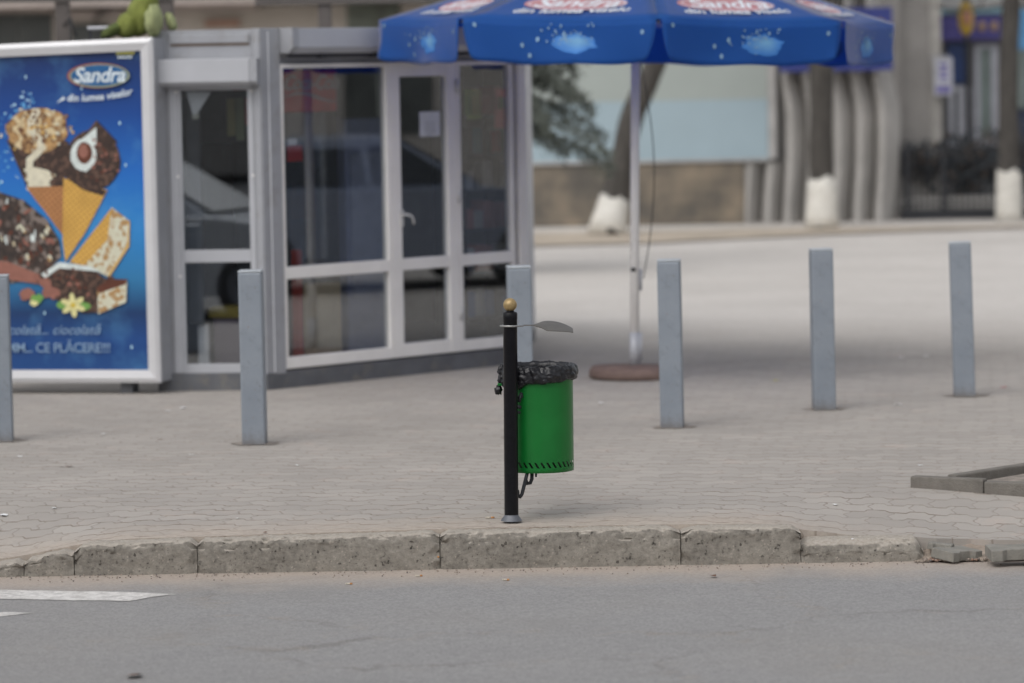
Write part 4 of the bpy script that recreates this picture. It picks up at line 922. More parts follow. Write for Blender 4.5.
mb = MB(); c0_ = Vector((ub.x, ub.y, 0)) + Vector((.03, .05, 2.25)); pts = []
for i in range(21):
    t = i / 20; pts.append((ub.x + .03 + .12 * math.sin(math.pi * t * .9), ub.y - .03, 2.28 - 1.62 * t))
mb.tube(pts, .0035, 5); mb.build('crank_cord', M_dk, um)

# ================================================================== THINGS BEHIND AND ABOVE THE KIOSK
M_brn = mat('brown_steel', A(.10, .088, .082), .6, .1, var=.15)
pg = thing('pergola', Vector((-2.6, 28.6, 0)), 'dark brown steel frame rising behind the kiosk roof', 'steel frame')
YPg = 28.8
def post_at(pxa, pxb):
    a_, b_ = Wd(pxa, 15, YPg), Wd(pxb, 15, YPg); mb = MB(); mb.box((a_.x, YPg, -.05), (b_.x, YPg + .1, 2.62), 0); mb.build('post', M_brn, pg, bevel=.006)
for a_, b_ in ((55, 69), (157, 173), (318, 331)): post_at(a_, b_)
mb = MB(); za = Wd(300, 4.5, YPg).z; zL = Wd(60, 7, YPg).z
mb.box((-6, YPg - .02, 2.62), (.2, YPg + .12, 2.80)); mb.box((Wd(255, 5, YPg).x, YPg - .025, za), (.18, YPg + .115, 2.619)); mb.build('beam', M_brn, pg)
mb = MB(); mb.tube([Wd(64, 26, YPg), Wd(70, 18, YPg), Wd(76, 36, YPg)], .012, 6); mb.build('loose_wire', M_dk, pg)
# green cloth bundle on the roof
gp = Wd(138, 36, 24.8)
gr = thing('cloth_bundle', gp, 'yellow green cloth bundle slumped on top of the blue advertising panel', 'cloth bundle')
def lump(cx, cy, rx, rz_, ry, seed, Yd, amp=.18, fold=9, rot=0):
    c_ = Wd(cx, cy, Yd); sc_ = Yd / F
    def f_(u, v):
        t, p_ = 2 * math.pi * u, math.pi * v; d = Vector((math.cos(t) * math.sin(p_), math.sin(t) * math.sin(p_), math.cos(p_)))
        k_ = 1 + amp * fbm(d * 1.8 + Vector((seed, 0, 0))) + .04 * math.sin(fold * d.x + 3 * d.z)
        x_, z_ = d.x * k_ * rx * sc_, d.z * k_ * rz_ * sc_; return c_ + Vector((x_ * math.cos(rot) + z_ * math.sin(rot), d.y * k_ * ry, -x_ * math.sin(rot) + z_ * math.cos(rot)))
    return f_
M_gc = mat('cloth_green', A(.17, .195, .045), .9, var=.2, scale=20, bump=.3, bs=120); M_gp = mat('cloth_pale_green', A(.31, .34, .17), .9, var=.15, scale=20, bump=.3, bs=120); M_gd = mat('cloth_dark_green', A(.085, .11, .03), .9, var=.2)
mb = MB(); mb.grid(lump(143, 13, 15, 24, .16, 2, 24.78, .07, 5, .35), 40, 24); mb.grid(lump(129, 25, 12, 15, .14, 5, 24.76, .10, 6, .8), 32, 20); mb.build('green_cloth', M_gc, gr)
mb = MB(); mb.grid(lump(153, 20, 10, 17, .14, 8, 24.72, .07), 32, 20); mb.grid(lump(171, 22, 5, 10, .06, 9, 24.82, .25, 9, -.3), 24, 14); mb.build('pale_cloth', M_gp, gr)
mb = MB(); mb.grid(lump(114, 30, 15, 6, .12, 11, 24.74, .10, 9, -.45), 32, 18); mb.build('dark_cloth', M_gd, gr)
bx = thing('metal_tray', Wd(102, 36, 24.74), 'small pale metal tray lying left of the green bundle on the panel top', 'tray')
mb = MB(); a_ = Wd(88, 33, 24.74); b_ = Wd(112, 26, 24.74)
mb.box((a_.x, 24.68, a_.z + .02), (b_.x, 24.8, b_.z - .0)); mb.build('tray', M_all, bx, bevel=.01)
mb = MB()
for xx_ in (a_.x + .01, b_.x - .03): mb.box((xx_, 24.69, zP1 - .02), (xx_ + .02, 24.71, a_.z + .021))
mb.build('leg', M_dk, bx)
# ---- long beige building behind on the left
YB = 56.0
def bz_(px, py): return Wd(px, py, YB)
bl = thing('beige_building', Vector((-8, YB, 0)), 'long beige building with dark window bands behind the kiosk roof', 'building')
M_bei = mat('beige_render', A(.44, .40, .355), .9, var=.12, scale=1.2); M_bdk = mat('shop_glass_dark', A(.06, .065, .062), .3, var=.4, scale=1.5, spec=.5); M_tau = mat('taupe_panel', A(.36, .31, .285), .85, var=.1, scale=1.3)
xl, xr = -14.0, bz_(520, 100).x + 1.0
mb = MB(); mb.box((xl, YB, 0), (xr, YB + 6, 5.2)); mb.build('wall', M_bei, bl)
mb = MB(); mb.box((xl - .2, YB - 1.1, 3.02), (xr, YB - .0, 3.5)); mb.build('canopy_slab', M_tau, bl)
mb = MB(); mb.box((bz_(255, 5).x, YB - .3, bz_(300, 5).z), (xr - .1, YB - .01, 3.01)); mb.build('dark_fascia', M_brn, bl)
for pa, pb, ya, yb, m_ in ((-60, 18, 14, 62, M_bdk), (20, 52, 14, 62, M_bdk), (72, 108, 24, 62, M_bdk), (348, 400, 3, 62, mat('glass_green', A(.13, .145, .12), .3, var=.5, scale=2)), (210, 245, 46, 62, M_bdk)):
    a_, b_ = bz_(pa, yb), bz_(pb, ya); mb = MB(); mb.box((a_.x, YB - .04, .4), (b_.x, YB - .002, b_.z)); mb.build('window', m_, bl)
mb = MB()
for pa, pb, ya, yb in ((-60, 55, 7, 14), (70, 125, 11, 19), (170, 258, 0, 12)):
    mb = MB(); a_, b_ = bz_(pa, yb), bz_(pb, ya); mb.box((a_.x, YB - .5, a_.z), (b_.x, YB - .05, b_.z)); mb.build('awning', M_tau, bl)
mb = MB(); a_, b_ = bz_(205, 27), bz_(240, 20); mb.box((a_.x, YB - .1, a_.z), (b_.x, YB - .05, b_.z)); mb.build('brick_patch', mat('old_brick', A(.33, .2, .15), .9), bl)
mb = MB(); mb.tube([bz_(98, 22) - Vector((0, .6, 0)), bz_(118, 3) - Vector((0, .6, 0))], .04, 6); mb.build('stay', M_brn, bl)

# ================================================================== BACK WALLS ON THE RIGHT
YW = 48.5
n = NT('old_stone'); n.set(.9); P = n.obj(); b = n.n('TexBrick', i_Scale=1.0, offset=.5); mp = n.n('Mapping'); mp.inputs['Rotation'].default_value = (R(90), 0, 0); n.l(P, mp.inputs[0]); n.l(mp.outputs[0], b.inputs['Vector'])
b.inputs['Brick Width'].default_value = .55; b.inputs['Row Height'].default_value = .26; b.inputs['Mortar Size'].default_value = .02; b.inputs['Color1'].default_value = A(.16, .14, .112); b.inputs['Color2'].default_value = A(.23, .19, .145); b.inputs['Mortar'].default_value = A(.15, .125, .10)
c = n.mix(.75, b.outputs['Color'], n.ramp(n.noise(1.0, 5, .6, P), .40, .60, A(.085, .082, .076), A(.30, .245, .18))); n.base(c); n.bump(b.outputs['Fac'], .4, .02); M_stone = n.m
xw0, xw1 = -.6, Wd(745, 200, YW).x
mb = MB(); mb.box((xw0, YW, -.05), (xw1, YW + .4, Wd(650, 164, YW).z), 0); o = mb.build('stone_wall', M_stone, origin=Vector((2, YW, 0)), bevel=.02); tag(o, 'low brown stone wall under the pale blue panel', 'wall')
hw = thing('blue_panel', Vector((1.5, YW + .1, .8)), 'wide pale blue grey painted panel above the stone wall', 'panel')
z0, z1 = Wd(650, 163, YW).z, 4.0; xh1 = Wd(768, 110, YW).x
mb = MB(); mb.box((xw0, YW + .05, z0 + .002), (xh1, YW + .2, Wd(650, 101, YW).z), 0); mb.build('lower_sheet', mat('pale_blue', A(.34, .435, .485), .6, var=.06, scale=.8), hw)
mb = MB(); mb.box((xw0, YW + .05, Wd(650, 101, YW).z + .002), (xh1, YW + .2, z1), 0); mb.build('upper_sheet', mat('pale_green_grey', A(.36, .40, .38), .6, var=.06, scale=.8), hw)
mb = MB(); mb.box((xh1 + .002, YW - .02, z0 + .03), (xh1 + .10, YW + .25, z1)); mb.box((xw0, YW - .03, z0 - .0), (xh1, YW + .04, z0 + .035)); mb.build('edge_frame', mat('panel_frame', A(.42, .41, .40), .6), hw)
# sculpted concrete wall
M_con = mat('old_concrete', A(.34, .325, .31), .9, var=.18, scale=1.5, bump=.3, bs=12); M_con2 = mat('fin_concrete', A(.43, .415, .395), .9, var=.15, scale=2, bump=.3, bs=12)
xs0, xs1 = Wd(742, 200, YW).x, Wd(905, 200, YW).x
cw = thing('relief_wall', Vector((xs1 - 1, YW, 0)), 'weathered concrete relief wall with curved vertical fins', 'wall')
mb = MB(); mb.box((Wd(779, 200, YW).x, YW + .45, -.05), (xs1, YW + .8, 4.4)); mb.box((xs0, YW + .45, -.05), (Wd(779, 200, YW).x - .002, YW + .8, .78)); mb.build('backing', M_con, cw)
zf = [0, .9, 1.35, 2.0, 2.6, 4.4]
for k_, px in enumerate((748, 770, 790, 812, 838, 860, 882)):
    X0 = Wd(px, 140, YW).x; mb = MB(); xo = [.03, .09, .10, .0, -.08, -.05]; wd = [.15, .17, .18, .15, .13, .13]
    def f_(u, v, X0=X0, ht=(.775 if px < 775 else 4.4)):
        z = v * ht
        for i in range(5):
            if z <= zf[i + 1] + 1e-6:
                t = (z - zf[i]) / (zf[i + 1] - zf[i]); t = t * t * (3 - 2 * t); xc = xo[i] + (xo[i + 1] - xo[i]) * t; w_ = wd[i] + (wd[i + 1] - wd[i]) * t; break
        prof_ = [(-1, .45), (-.75, .05), (-.35, -.02), (1, .35), (1.02, .45)]; q = prof_[int(round(u * 4))]
        return Vector((X0 + xc + q[0] * w_, YW + q[1], z))
    mb.grid(f_, 4, 26, 0, False)
    mb.build('fin', M_con2, cw)
# plain concrete wall right of it
xc0, xc1 = Wd(893, 100, YW + 1).x, Wd(941, 100, YW + 1).x
pw = thing('concrete_building', Vector(((xc0 + xc1) / 2, YW + 1, 0)), 'plain grey concrete building side right of the relief wall', 'building')
mb = MB(); mb.box((xc0 - 3, YW + 1, 0), (xc1, YW + 7, 6)); mb.build('wall', M_con, pw)
mb = MB()
for zq in (1.2, 2.1, 3.0): mb.box((xc0, YW + .992, zq), (xc1, YW + .999, zq + .012))
mb.box((xc1 - .14, YW + .97, 0), (xc1 + .004, YW + .9985, 6)); mb.build('wall_trim', mat('pale_trim', A(.40, .385, .36), .8), pw)
# blue sign behind the umbrella
bs = thing('shop_sign', Wd(878, 14, YW - .3), 'dark blue shop sign behind the right side of the umbrella', 'sign')
a_, b_ = Wd(780, 72, YW - .3), Wd(892, 7, YW - .3); mb = MB(); mb.box((a_.x, YW - .3, a_.z), (b_.x, YW - .15, b_.z)); mb.build('board', mat('sign_navy', A(.035, .05, .22), .5), bs)
mb = MB(); mb.ball((b_.x - .17, YW - .3, b_.z - .25), .10, 12, 0, None, (1, .15, 1)); mb.build('emblem', mat('sign_yellow', A(.45, .30, .05), .5), bs)
# ---- storefront at the right
YS = 54.0
def ws(px, py): return Wd(px, py, YS)
sf = thing('shop_building', Vector((ws(985, 100).x, YS, 0)), 'shop with violet fascia and white framed windows at the right edge', 'building')
xL, xR = ws(938, 100).x, ws(1100, 100).x
M_vio = mat('violet_fascia', A(.075, .065, .24), .5); M_ww = mat('window_white', A(.46, .47, .52), .5); M_sg = mat('shop_glass', A(.19, .235, .225), .25, var=.3, scale=1.5); M_pale = mat('pale_render', A(.42, .42, .42), .8)
mb = MB(); mb.box((xL, YS, 0), (xR, YS + 5, 6)); mb.build('wall', mat('shop_wall', A(.17, .17, .175), .8, var=.2, scale=1), sf)
mb = MB(); mb.box((xL, YS - .25, ws(960, 8).z), (xR, YS - .01, 4.2)); mb.build('upper_band', M_pale, sf)
mb = MB(); mb.box((xL, YS - .22, ws(960, 14).z), (xR, YS - .012, ws(960, 8).z - .003)); mb.build('cyan_strip', mat('cyan_strip', A(.26, .42, .50), .6), sf)
mb = MB(); mb.box((xL, YS - .20, ws(960, 40).z), (ws(1005, 30).x, YS - .012, ws(960, 16).z)); fa_ = mb.build('fascia', M_vio, sf)
mb = MB(); T_ = Matrix.Translation(ws(988, 35) + Vector((0, -.22, 0))) @ Matrix.Rotation(R(90), 4, 'X')
for i in range(4): mb.ball((-.28 + i * .17, .12, 0), .055, 10, 0, T_, (1, 1.4, .1))
mb.build('emblem', mat('fascia_ochre', A(.38, .26, .16), .6), fa_)
mb = MB(); a_, b_ = ws(947, 84), ws(964, 43); mb.box((a_.x, YS - .08, a_.z), (b_.x, YS - .01, b_.z)); mb.build('blue_poster', mat('poster_navy', A(.02, .045, .14), .4), sf)
for pa, pb, ya, yb in ((949, 971, 86, 146), (975, 997, 44, 146)):
    a_, b_ = ws(pa, yb), ws(pb, ya); mb = MB(); w_ = .07
    mb.box((a_.x, YS - .06, a_.z), (a_.x + w_, YS - .003, b_.z)); mb.box((b_.x - w_ * 1.3, YS - .06, a_.z), (b_.x, YS - .003, b_.z)); mb.box((a_.x + w_, YS - .058, a_.z), (b_.x - w_ * 1.3, YS - .003, a_.z + .1)); mb.box((a_.x + w_, YS - .058, b_.z - .06), (b_.x - w_ * 1.3, YS - .003, b_.z))
    if pa < 960: xm = (a_.x + b_.x) / 2; mb.box((xm - .03, YS - .057, a_.z + .1), (xm + .06, YS - .003, b_.z - .06))
    f_ = mb.build('window', M_ww, sf); mb = MB(); mb.box((a_.x + w_, YS - .03, a_.z + .1), (b_.x - w_, YS - .004, b_.z - .06)); mb.build('pane', M_sg if pa > 960 else M_bdk, f_)
a_, b_ = ws(1014, 205), ws(1060, 110); mb = MB(); mb.box((a_.x, YS - .1, a_.z), (b_.x, YS - .01, b_.z)); mb.build('navy_door', mat('navy_door', A(.025, .04, .085), .5), sf)
mb = MB(); mb.box((ws(1013, 100).x, YS - .1, ws(1013, 108).z), (ws(1060, 50).x, YS - .01, ws(1013, 50).z)); mb.build('glazing', M_sg, sf)
# small hanging sign on the wall corner
p0 = Wd(943, 75, YW + .8); hs_ = thing('hanging_sign', p0, 'small white vertical sign with violet writing on the concrete corner', 'sign')
mb = MB(); mb.box((-.12, -.03, -.26), (.12, .03, .22), 0, Matrix.Translation(p0)); mb.tube([(.10, .0, .24), (-.14, .16, .24)], .012, 6, 0, Matrix.Translation(p0)); mb.build('board', M_ww, hs_, bevel=.02)
mb = MB()
for i in range(3): mb.box((-.05, -.032, -.06 + i * .08), (.06, -.0305, -.01 + i * .08), 0, Matrix.Translation(p0))
mb.box((-.09, -.032, -.23), (.09, -.0305, -.14), 0, Matrix.Translation(p0)); mb.build('marking', mat('violet_ink', A(.16, .14, .38), .6), hs_)
# yellow oval sign on a dark pole
p0 = Wd(966, 18, 52.0); oval = thing('oval_sign', Vector((p0.x, 52, 0)), 'yellow oval sign on a tall dark pole by the shop', 'sign')
mb = MB(); mb.tube([(p0.x + .03, 52.05, 0), (p0.x + .01, 52.05, 3.3)], .035, 10); mb.build('pole', M_dk, oval)
mb = MB(); mb.ball(p0, .24, 24, 0, None, (.48 * 1.0, .12, 1.0)); 
mb.v = [Vector((p0.x + (v.x - p0.x) * .95, v.y, v.z)) for v in mb.v]; mb.build('board', mat('oval_yellow', A(.48, .32, .04), .5), oval)
mb = MB(); mb.ball(p0 + Vector((.01, -.03, .01)), .10, 16, 0, None, (.6, .12, 1.2)); mb.build('emblem', mat('oval_pink', A(.45, .22, .16), .5), oval)
# blue sign at right edge
p0 = Wd(1024, 30, 50.0); b_s = thing('round_sign', Vector((p0.x, 50, 0)), 'light blue sign cut by the right edge beside the tree', 'sign')
mb = MB(); mb.tube([(p0.x + .05, 50.05, 0), (p0.x + .05, 50.05, 3)], .03, 10); mb.build('pole', M_gal, b_s); mb = MB(); mb.box((p0.x - .09, 49.98, p0.z - .26), (p0.x + .2, 50.02, p0.z + .26)); mb.build('board', mat('sign_light_blue', A(.09, .26, .48), .5), b_s, bevel=.015)
# ---- metal fence and shrubs
fx0, fx1 = Wd(903, 200, YW).x, Wd(1075, 200, YW).x; YF = YW + .3
fe = thing('metal_fence', Vector(((fx0 + fx1) / 2, YF, 0)), 'black railing fence on a low concrete wall between relief wall and right tree', 'fence')
mb = MB(); mb.box((fx0, YF - .1, 0), (fx1, YF + .1, .13)); mb.build('plinth', M_dk, fe)
mb = MB(); mb.box((fx0, YF + .2, 0), (fx1, YF + .4, .28)); mb.build('low_wall', M_con2, fe)
mb = MB(); x_ = fx0
while x_ < fx1: mb.box((x_, YF - .008, .13), (x_ + .012, YF + .008, .95)); x_ += .075
for zq in (.2, .9): mb.box((fx0, YF - .012, zq), (fx1, YF + .012, zq + .025))
mb.build('bars', M_dk, fe)
mb = MB()
for px in (905, 941, 1010): X_ = Wd(px, 200, YF).x; mb.box((X_, YF - .03, 0), (X_ + .06, YF + .03, 1.02))
mb.build('fence_post', M_dk, fe)
M_lf = mat('shrub_leaf', A(.06, .07, .08), .8, var=.5, scale=8, bump=0); M_lf2 = mat('shrub_leaf_dry', A(.12, .085, .06), .8, var=.4, scale=8, bump=0)
def leaves(mb, c_, rad, N_, size, rnd, mi=(0,)):
    for _ in range(N_):
        while True:
            d = Vector((rnd.uniform(-1, 1), rnd.uniform(-1, 1), rnd.uniform(-1, 1)))
            if d.length < 1: break
        p = Vector(c_) + Vector((d.x * rad[0], d.y * rad[1], d.z * rad[2])); q = Vector((rnd.gauss(0, 1), rnd.gauss(0, 1), rnd.gauss(0, 1))).normalized(); w = q.orthogonal().normalized() * size * rnd.uniform(.5, 1); h_ = q.cross(w).normalized() * size * .5
        mb.add([p - w, p + h_, p + w, p - h_], [(0, 1, 2, 3)], rnd.choice(mi))
rnd = random.Random(4)
for k_, (px, rx_, zc, rz_, lab) in enumerate(((915, .42, .72, .26, 'dark clipped shrub behind the railing next to the relief wall'), (950, .6, .68, .42, 'broad dark shrub behind the railing under the shop window'), (990, .6, .66, .5, 'dark shrub behind the railing left of the right tree'), (1035, .7, .7, .6, 'dark shrub behind the railing right of the right tree'))):
    X_ = Wd(px, 180, YW + .9).x; sr = thing('shrub', Vector((X_, YF + .75, 0)), lab, 'shrub', 'shrubs behind the railing'); mb = MB(); leaves(mb, (X_, YF + .75, zc), (rx_, .3, rz_), 1050, .05, rnd, (0, 0, 0, 0, 1)); mb.build('foliage', [M_lf, M_lf2], sr)
    mb = MB(); 
    for q in range(5): mb.tube([(X_ + .04 * q - .08, YF + .75, 0), (X_ + (q - 2) * .2, YF + .75, zc + rz_ * .6)], .01, 5)
    mb.build('stem', mat('stem', A(.05, .04, .035)), sr)

# ================================================================== TREES
n = NT('bark'); n.set(.95); P = n.obj(); mp = n.n('Mapping'); mp.inputs['Scale'].default_value = (1, 1, .25); n.l(P, mp.inputs[0])
c = n.ramp(n.noise(16, 6, .7, mp.outputs[0]), .3, .7, A(.035, .032, .029), A(.095, .087, .078)); n.base(c); n.bump(n.noise(16, 5, .7, mp.outputs[0]), .8, .03); M_bark = n.m
M_lime = mat('whitewash', A(.62, .60, .55), .95, var=.12, scale=6, bump=.3, bs=30, dirt=A(.45, .41, .35))
def limb(mb, p, d, L_, r, depth, rnd, m=0):
    pts = [p]; rs = [r]; q = p.copy(); dd = d.copy(); N_ = 5
    for i in range(N_):
        dd = (dd + Vector((rnd.gauss(0, .12), rnd.gauss(0, .12), rnd.gauss(0, .08) + .03))).normalized(); q = q + dd * L_ / N_; pts.append(q.copy()); rs.append(r * (1 - .55 * (i + 1) / N_))
    mb.tube(pts, rs, 6 if depth < 2 else 4, m)
    if depth < 3:
        for k_ in range(3 + (depth < 2)):
            i = rnd.randint(2, N_); a_ = rnd.uniform(0, 6.28); nd = (dd + Vector((math.cos(a_), math.sin(a_), rnd.uniform(-.2, .6))) * .8).normalized(); limb(mb, pts[i], nd, L_ * rnd.uniform(.5, .75), rs[i] * .65, depth + 1, rnd)
def street_tree(base, path, rads, wz, label, seed, low=None):
    rnd = random.Random(seed); tr = thing('street_tree', base, label, 'tree', 'street trees with whitewashed trunks'); 
    def cut(z): 
        for i in range(len(path) - 1):
            if path[i].z <= z <= path[i + 1].z: t = (z - path[i].z) / (path[i + 1].z - path[i].z); return path[i].lerp(path[i + 1], t), rads[i] + (rads[i + 1] - rads[i]) * t
    cw_, rw = cut(wz); 
    fine = [(path[0], rads[0])]; z_ = path[0].z + .15
    while z_ < path[-1].z: fine.append(cut(z_)); z_ += .15
    mb = MB(); mb.tube([p + Vector((.012 * fn(p * 3), 0, 0)) for p, r in fine], [r * (1 + .10 * fn(Vector((r * 9, p.z * 2.5, seed)))) for p, r in fine], 14); mb.build('trunk', M_bark, tr)
    mb = MB(); pts = [(path[0], rads[0] * 1.0)] + [x for x in (cut(path[0].z + .15 * i) for i in range(1, 20)) if x and x[0].z < wz] + [(cw_, rw)]
    mb.tube([p for p, r in pts], [r * 1.05 + .016 for p, r in pts], 16)
    for q in range(16): mb.v[-1 - q].z += .09 * fn(Vector((q * .9, seed * 3.1, 0)))
    mb.build('whitewash', M_lime, tr)
    mb = MB(); top = path[-1]
    for k_ in range(6): a_ = k_ * 1.05 + rnd.random(); limb(mb, top - Vector((0, 0, rnd.uniform(0, .5))), Vector((math.cos(a_) * .7, math.sin(a_) * .7, 1)).normalized(), 2.2, rads[-1] * .6, 0, rnd)
    if low: 
        for (p_, d_, L__) in low: limb(mb, p_, d_, L__, .018, 1, rnd)
    mb.build('crown', M_bark, tr)
Y1 = G(607, 235).y
p = lambda px, py, Y: Wd(px, py, Y)
b1 = G(606, 236); street_tree(b1, [b1, p(614, 203, Y1), p(622, 160, Y1), p(632, 115, Y1), p(646, 85, Y1), p(660, 52, Y1), p(676, 0, Y1), p(690, -90, Y1)], [.21, .165, .15, .14, .13, .125, .12, .10], Wd(614, 203, Y1).z, 'leaning tree trunk with whitewashed foot behind the umbrella pole', 1)
Y2 = G(822, 229).y; b2 = G(822, 229.5); street_tree(b2, [b2, p(822, 182, Y2), p(821, 130, Y2), p(821, 60, Y2), p(822, 0, Y2), p(824, -100, Y2)], [.19, .155, .145, .15, .14, .12], Wd(822, 182, Y2).z, 'upright tree trunk with whitewashed foot in front of the relief wall', 2)
Y3 = G(1009, 221.5).y; b3 = G(1009, 221.5); street_tree(b3, [b3, p(1009, 172, Y3), p(1008, 110, Y3), p(1009, 50, Y3), p(1012, 0, Y3), p(1014, -90, Y3)], [.15, .135, .125, .12, .115, .10], Wd(1009, 172, Y3).z, 'right edge tree trunk with whitewashed foot by the railing', 3,
    low=[(p(1008, 5, Y3), Vector((-.5, -.3, -.1)).normalized(), .9), (p(1008, 2, Y3), Vector((.5, -.5, -.2)).normalized(), .8)])
# spruce behind the kiosk
rnd = random.Random(11); Ysp = 38.0; X_ = Wd(505, 100, Ysp).x
sp_ = thing('spruce', Vector((X_, Ysp, 0)), 'grey green spruce with drooping boughs behind the kiosk corner', 'spruce tree')
mb = MB(); mb.tube([(X_, Ysp, 0), (X_, Ysp, 3), (X_, Ysp, 6.5)], [.14, .10, .02], 10); mb.build('trunk', M_bark, sp_)
mb = MB()
for k_ in range(120):
    z_ = 1.45 + 4.9 * (k_ / 120); L_ = 1.12 * (1 - (z_ - 1.45) / 5.6) * rnd.uniform(.75, 1.15); a_ = k_ * 2.4; d = Vector((math.cos(a_), math.sin(a_), 0)); pts = []
    for i in range(7): t = i / 6; pts.append(Vector((X_, Ysp, z_)) + d * L_ * t + Vector((0, 0, .05 * t - .42 * L_ * t * t)))
    mb.tube(pts, [.014 * (1 - t / 7) for t in range(7)], 4, 1)
    for i in range(420):
        t = rnd.uniform(.10, 1.02); tt = min(.999, t); j = int(tt * 6); c_ = pts[j].lerp(pts[j + 1], tt * 6 - j); sd_ = d.cross(Vector((0, 0, 1)))
        c_ = c_ + sd_ * rnd.gauss(0, .085) * (1.35 - t) + Vector((0, 0, -abs(rnd.gauss(0, .07)))) + d * rnd.gauss(0, .03)
        q = Vector((rnd.gauss(0, 1), rnd.gauss(0, 1), rnd.gauss(-.5, 1))).normalized() * rnd.uniform(.03, .06); w = q.cross(Vector((rnd.gauss(0, 1), rnd.gauss(0, 1), rnd.gauss(0, 1)))).normalized() * .009
        mb.add([c_ - q - w, c_ - q + w, c_ + q + w * .4, c_ + q - w * .4], [(0, 1, 2, 3)], 0)
mb.build('crown', [mat('spruce_needle', A(.12, .135, .115), .8, var=.45, scale=6, bump=0), M_bark], sp_)

# ================================================================== LITTER ON THE GROUND
M_pap = mat('scrap_white', A(.75, .75, .75), .8); M_butt = mat('butt_paper', A(.55, .5, .42), .8); M_flt = mat('butt_orange', A(.5, .25, .1), .8); M_leaf = mat('dead_leaf', A(.13, .07, .045), .8); M_rs = mat('scrap_red', A(.55, .03, .05), .7); M_ys = mat('scrap_yellow', A(.55, .5, .05), .7)
def scrap(px, py, r, m, label, z=None, name='paper_scrap', cat='litter', group='litter on the pavement'):
    zc = z if z is not None else 0; p_ = G(px, py, zc)
    if z is None: p_.z = pz(p_.x, p_.y) + .003
    rr = random.Random(px * 7 + py); k_ = 7; r *= 1.35; mb = MB(); ph = rr.random() * 6
    vs = [(r * rr.uniform(.5, 1.1) * math.cos(ph + i * 6.28 / k_), r * rr.uniform(.5, 1.1) * math.sin(ph + i * 6.28 / k_) * 1.3, rr.uniform(0, .35) * r) for i in range(k_)] + [(0, 0, .12 * r)]
    mb.add(vs, [(i, (i + 1) % k_, k_) for i in range(k_)], 0, False, Matrix.Translation(p_)); tag(mb.build(name, m, origin=p_), label, cat, group)
for x_, y_, r_ in ((927, 357, .022), (902, 358, .016), (601, 404, .018), (183, 409, .022), (168, 412, .016), (192, 455, .014), (20, 457, .012), (104, 435, .013), (4, 511, .02), (54, 507, .010), (297, 466, .012), (237, 516, .008), (896, 405, .012), (920, 466, .014), (835, 500, .010), (899, 405, .014), (1015, 353, .013), (853, 525, .009)):
    scrap(x_, y_, r_, M_pap, {927: 'bright white paper scrap between the two rightmost bollards', 902: 'dim pale scrap just left of the bright one between the right bollards', 601: 'white scrap between the bin and the umbrella base', 183: 'white scrap beside the kiosk base band, larger of two', 168: 'small pale scrap left of the larger one by the kiosk', 4: 'white paper scrap at the left edge above the kerb', 237: 'tiny white chip on the kerb edge left of the bin', 920: 'white scrap on paving just above the bed border', 835: 'white scrap on paving left of the bed border', 853: 'white speck on paving just above the low kerb stone', 1015: 'pale scrap at the right edge behind the rightmost bollard', 297: 'white scrap on paving right of the kiosk bollard'}.get(x_, 'small white paper speck lying on the open paving'))
scrap(1003, 388, .02, M_rs, 'small bright red scrap near the rightmost bollard'); scrap(776, 381, .017, M_ys, 'small yellow scrap between the bollards right of the umbrella base')
scrap(62, 467, .012, M_leaf, 'dark crumb left of the kiosk bollard near the left edge', name='pebble'); scrap(70, 467, .014, M_leaf, 'dark flake beside the crumb near the left edge', name='dead_leaf'); scrap(160, 440, .012, M_leaf, 'dark flake on paving left of the kiosk bollard', name='dead_leaf'); scrap(265, 528, .010, M_leaf, 'dark flake on paving just above the kerb left of the bin', name='dead_leaf')
def butt(px, py, ang_, z, label, L_=.04):
    p_ = G(px, py, 0 if z is None else z)
    if z is None: p_.z = pz(p_.x, p_.y)
    p_.z += .006; d = Vector((math.cos(ang_), math.sin(ang_), 0)); t = thing('cigarette_butt', p_, label, 'cigarette butt', 'cigarette butts')
    mb = MB(); mb.tube([p_ - d * L_ / 2, p_ + d * .004], .004, 8); mb.build('paper', M_butt, t); mb = MB(); mb.tube([p_ + d * .0045, p_ + d * L_ / 2], .0042, 8); mb.build('filter', M_flt, t)
butt(490, 516.5, .2, None, 'orange tipped cigarette butt on the dust left of the bin post')
butt(349, 585, -.1, RZ, 'cigarette butt on the road below the dark kerb stone', .03); butt(419, 577, .3, RZ, 'pale cigarette butt at the foot of the kerb left of the bin', .03)
butt(506, 581, 0, RZ, 'yellowish butt on the road just below the bin', .03); butt(437, 558, -1.0, RZ + .05, 'cigarette end caught in the joint of the kerb stones', .03)
scrap(134, 676, .030, M_leaf, 'curled brown leaf on the asphalt near the bottom left', RZ + .006, 'dead_leaf', 'leaf', None); scrap(713, 576, .018, M_leaf, 'brown leaf bit on the road dust below the bin side kerb', RZ + .008, 'dead_leaf', 'leaf', None)

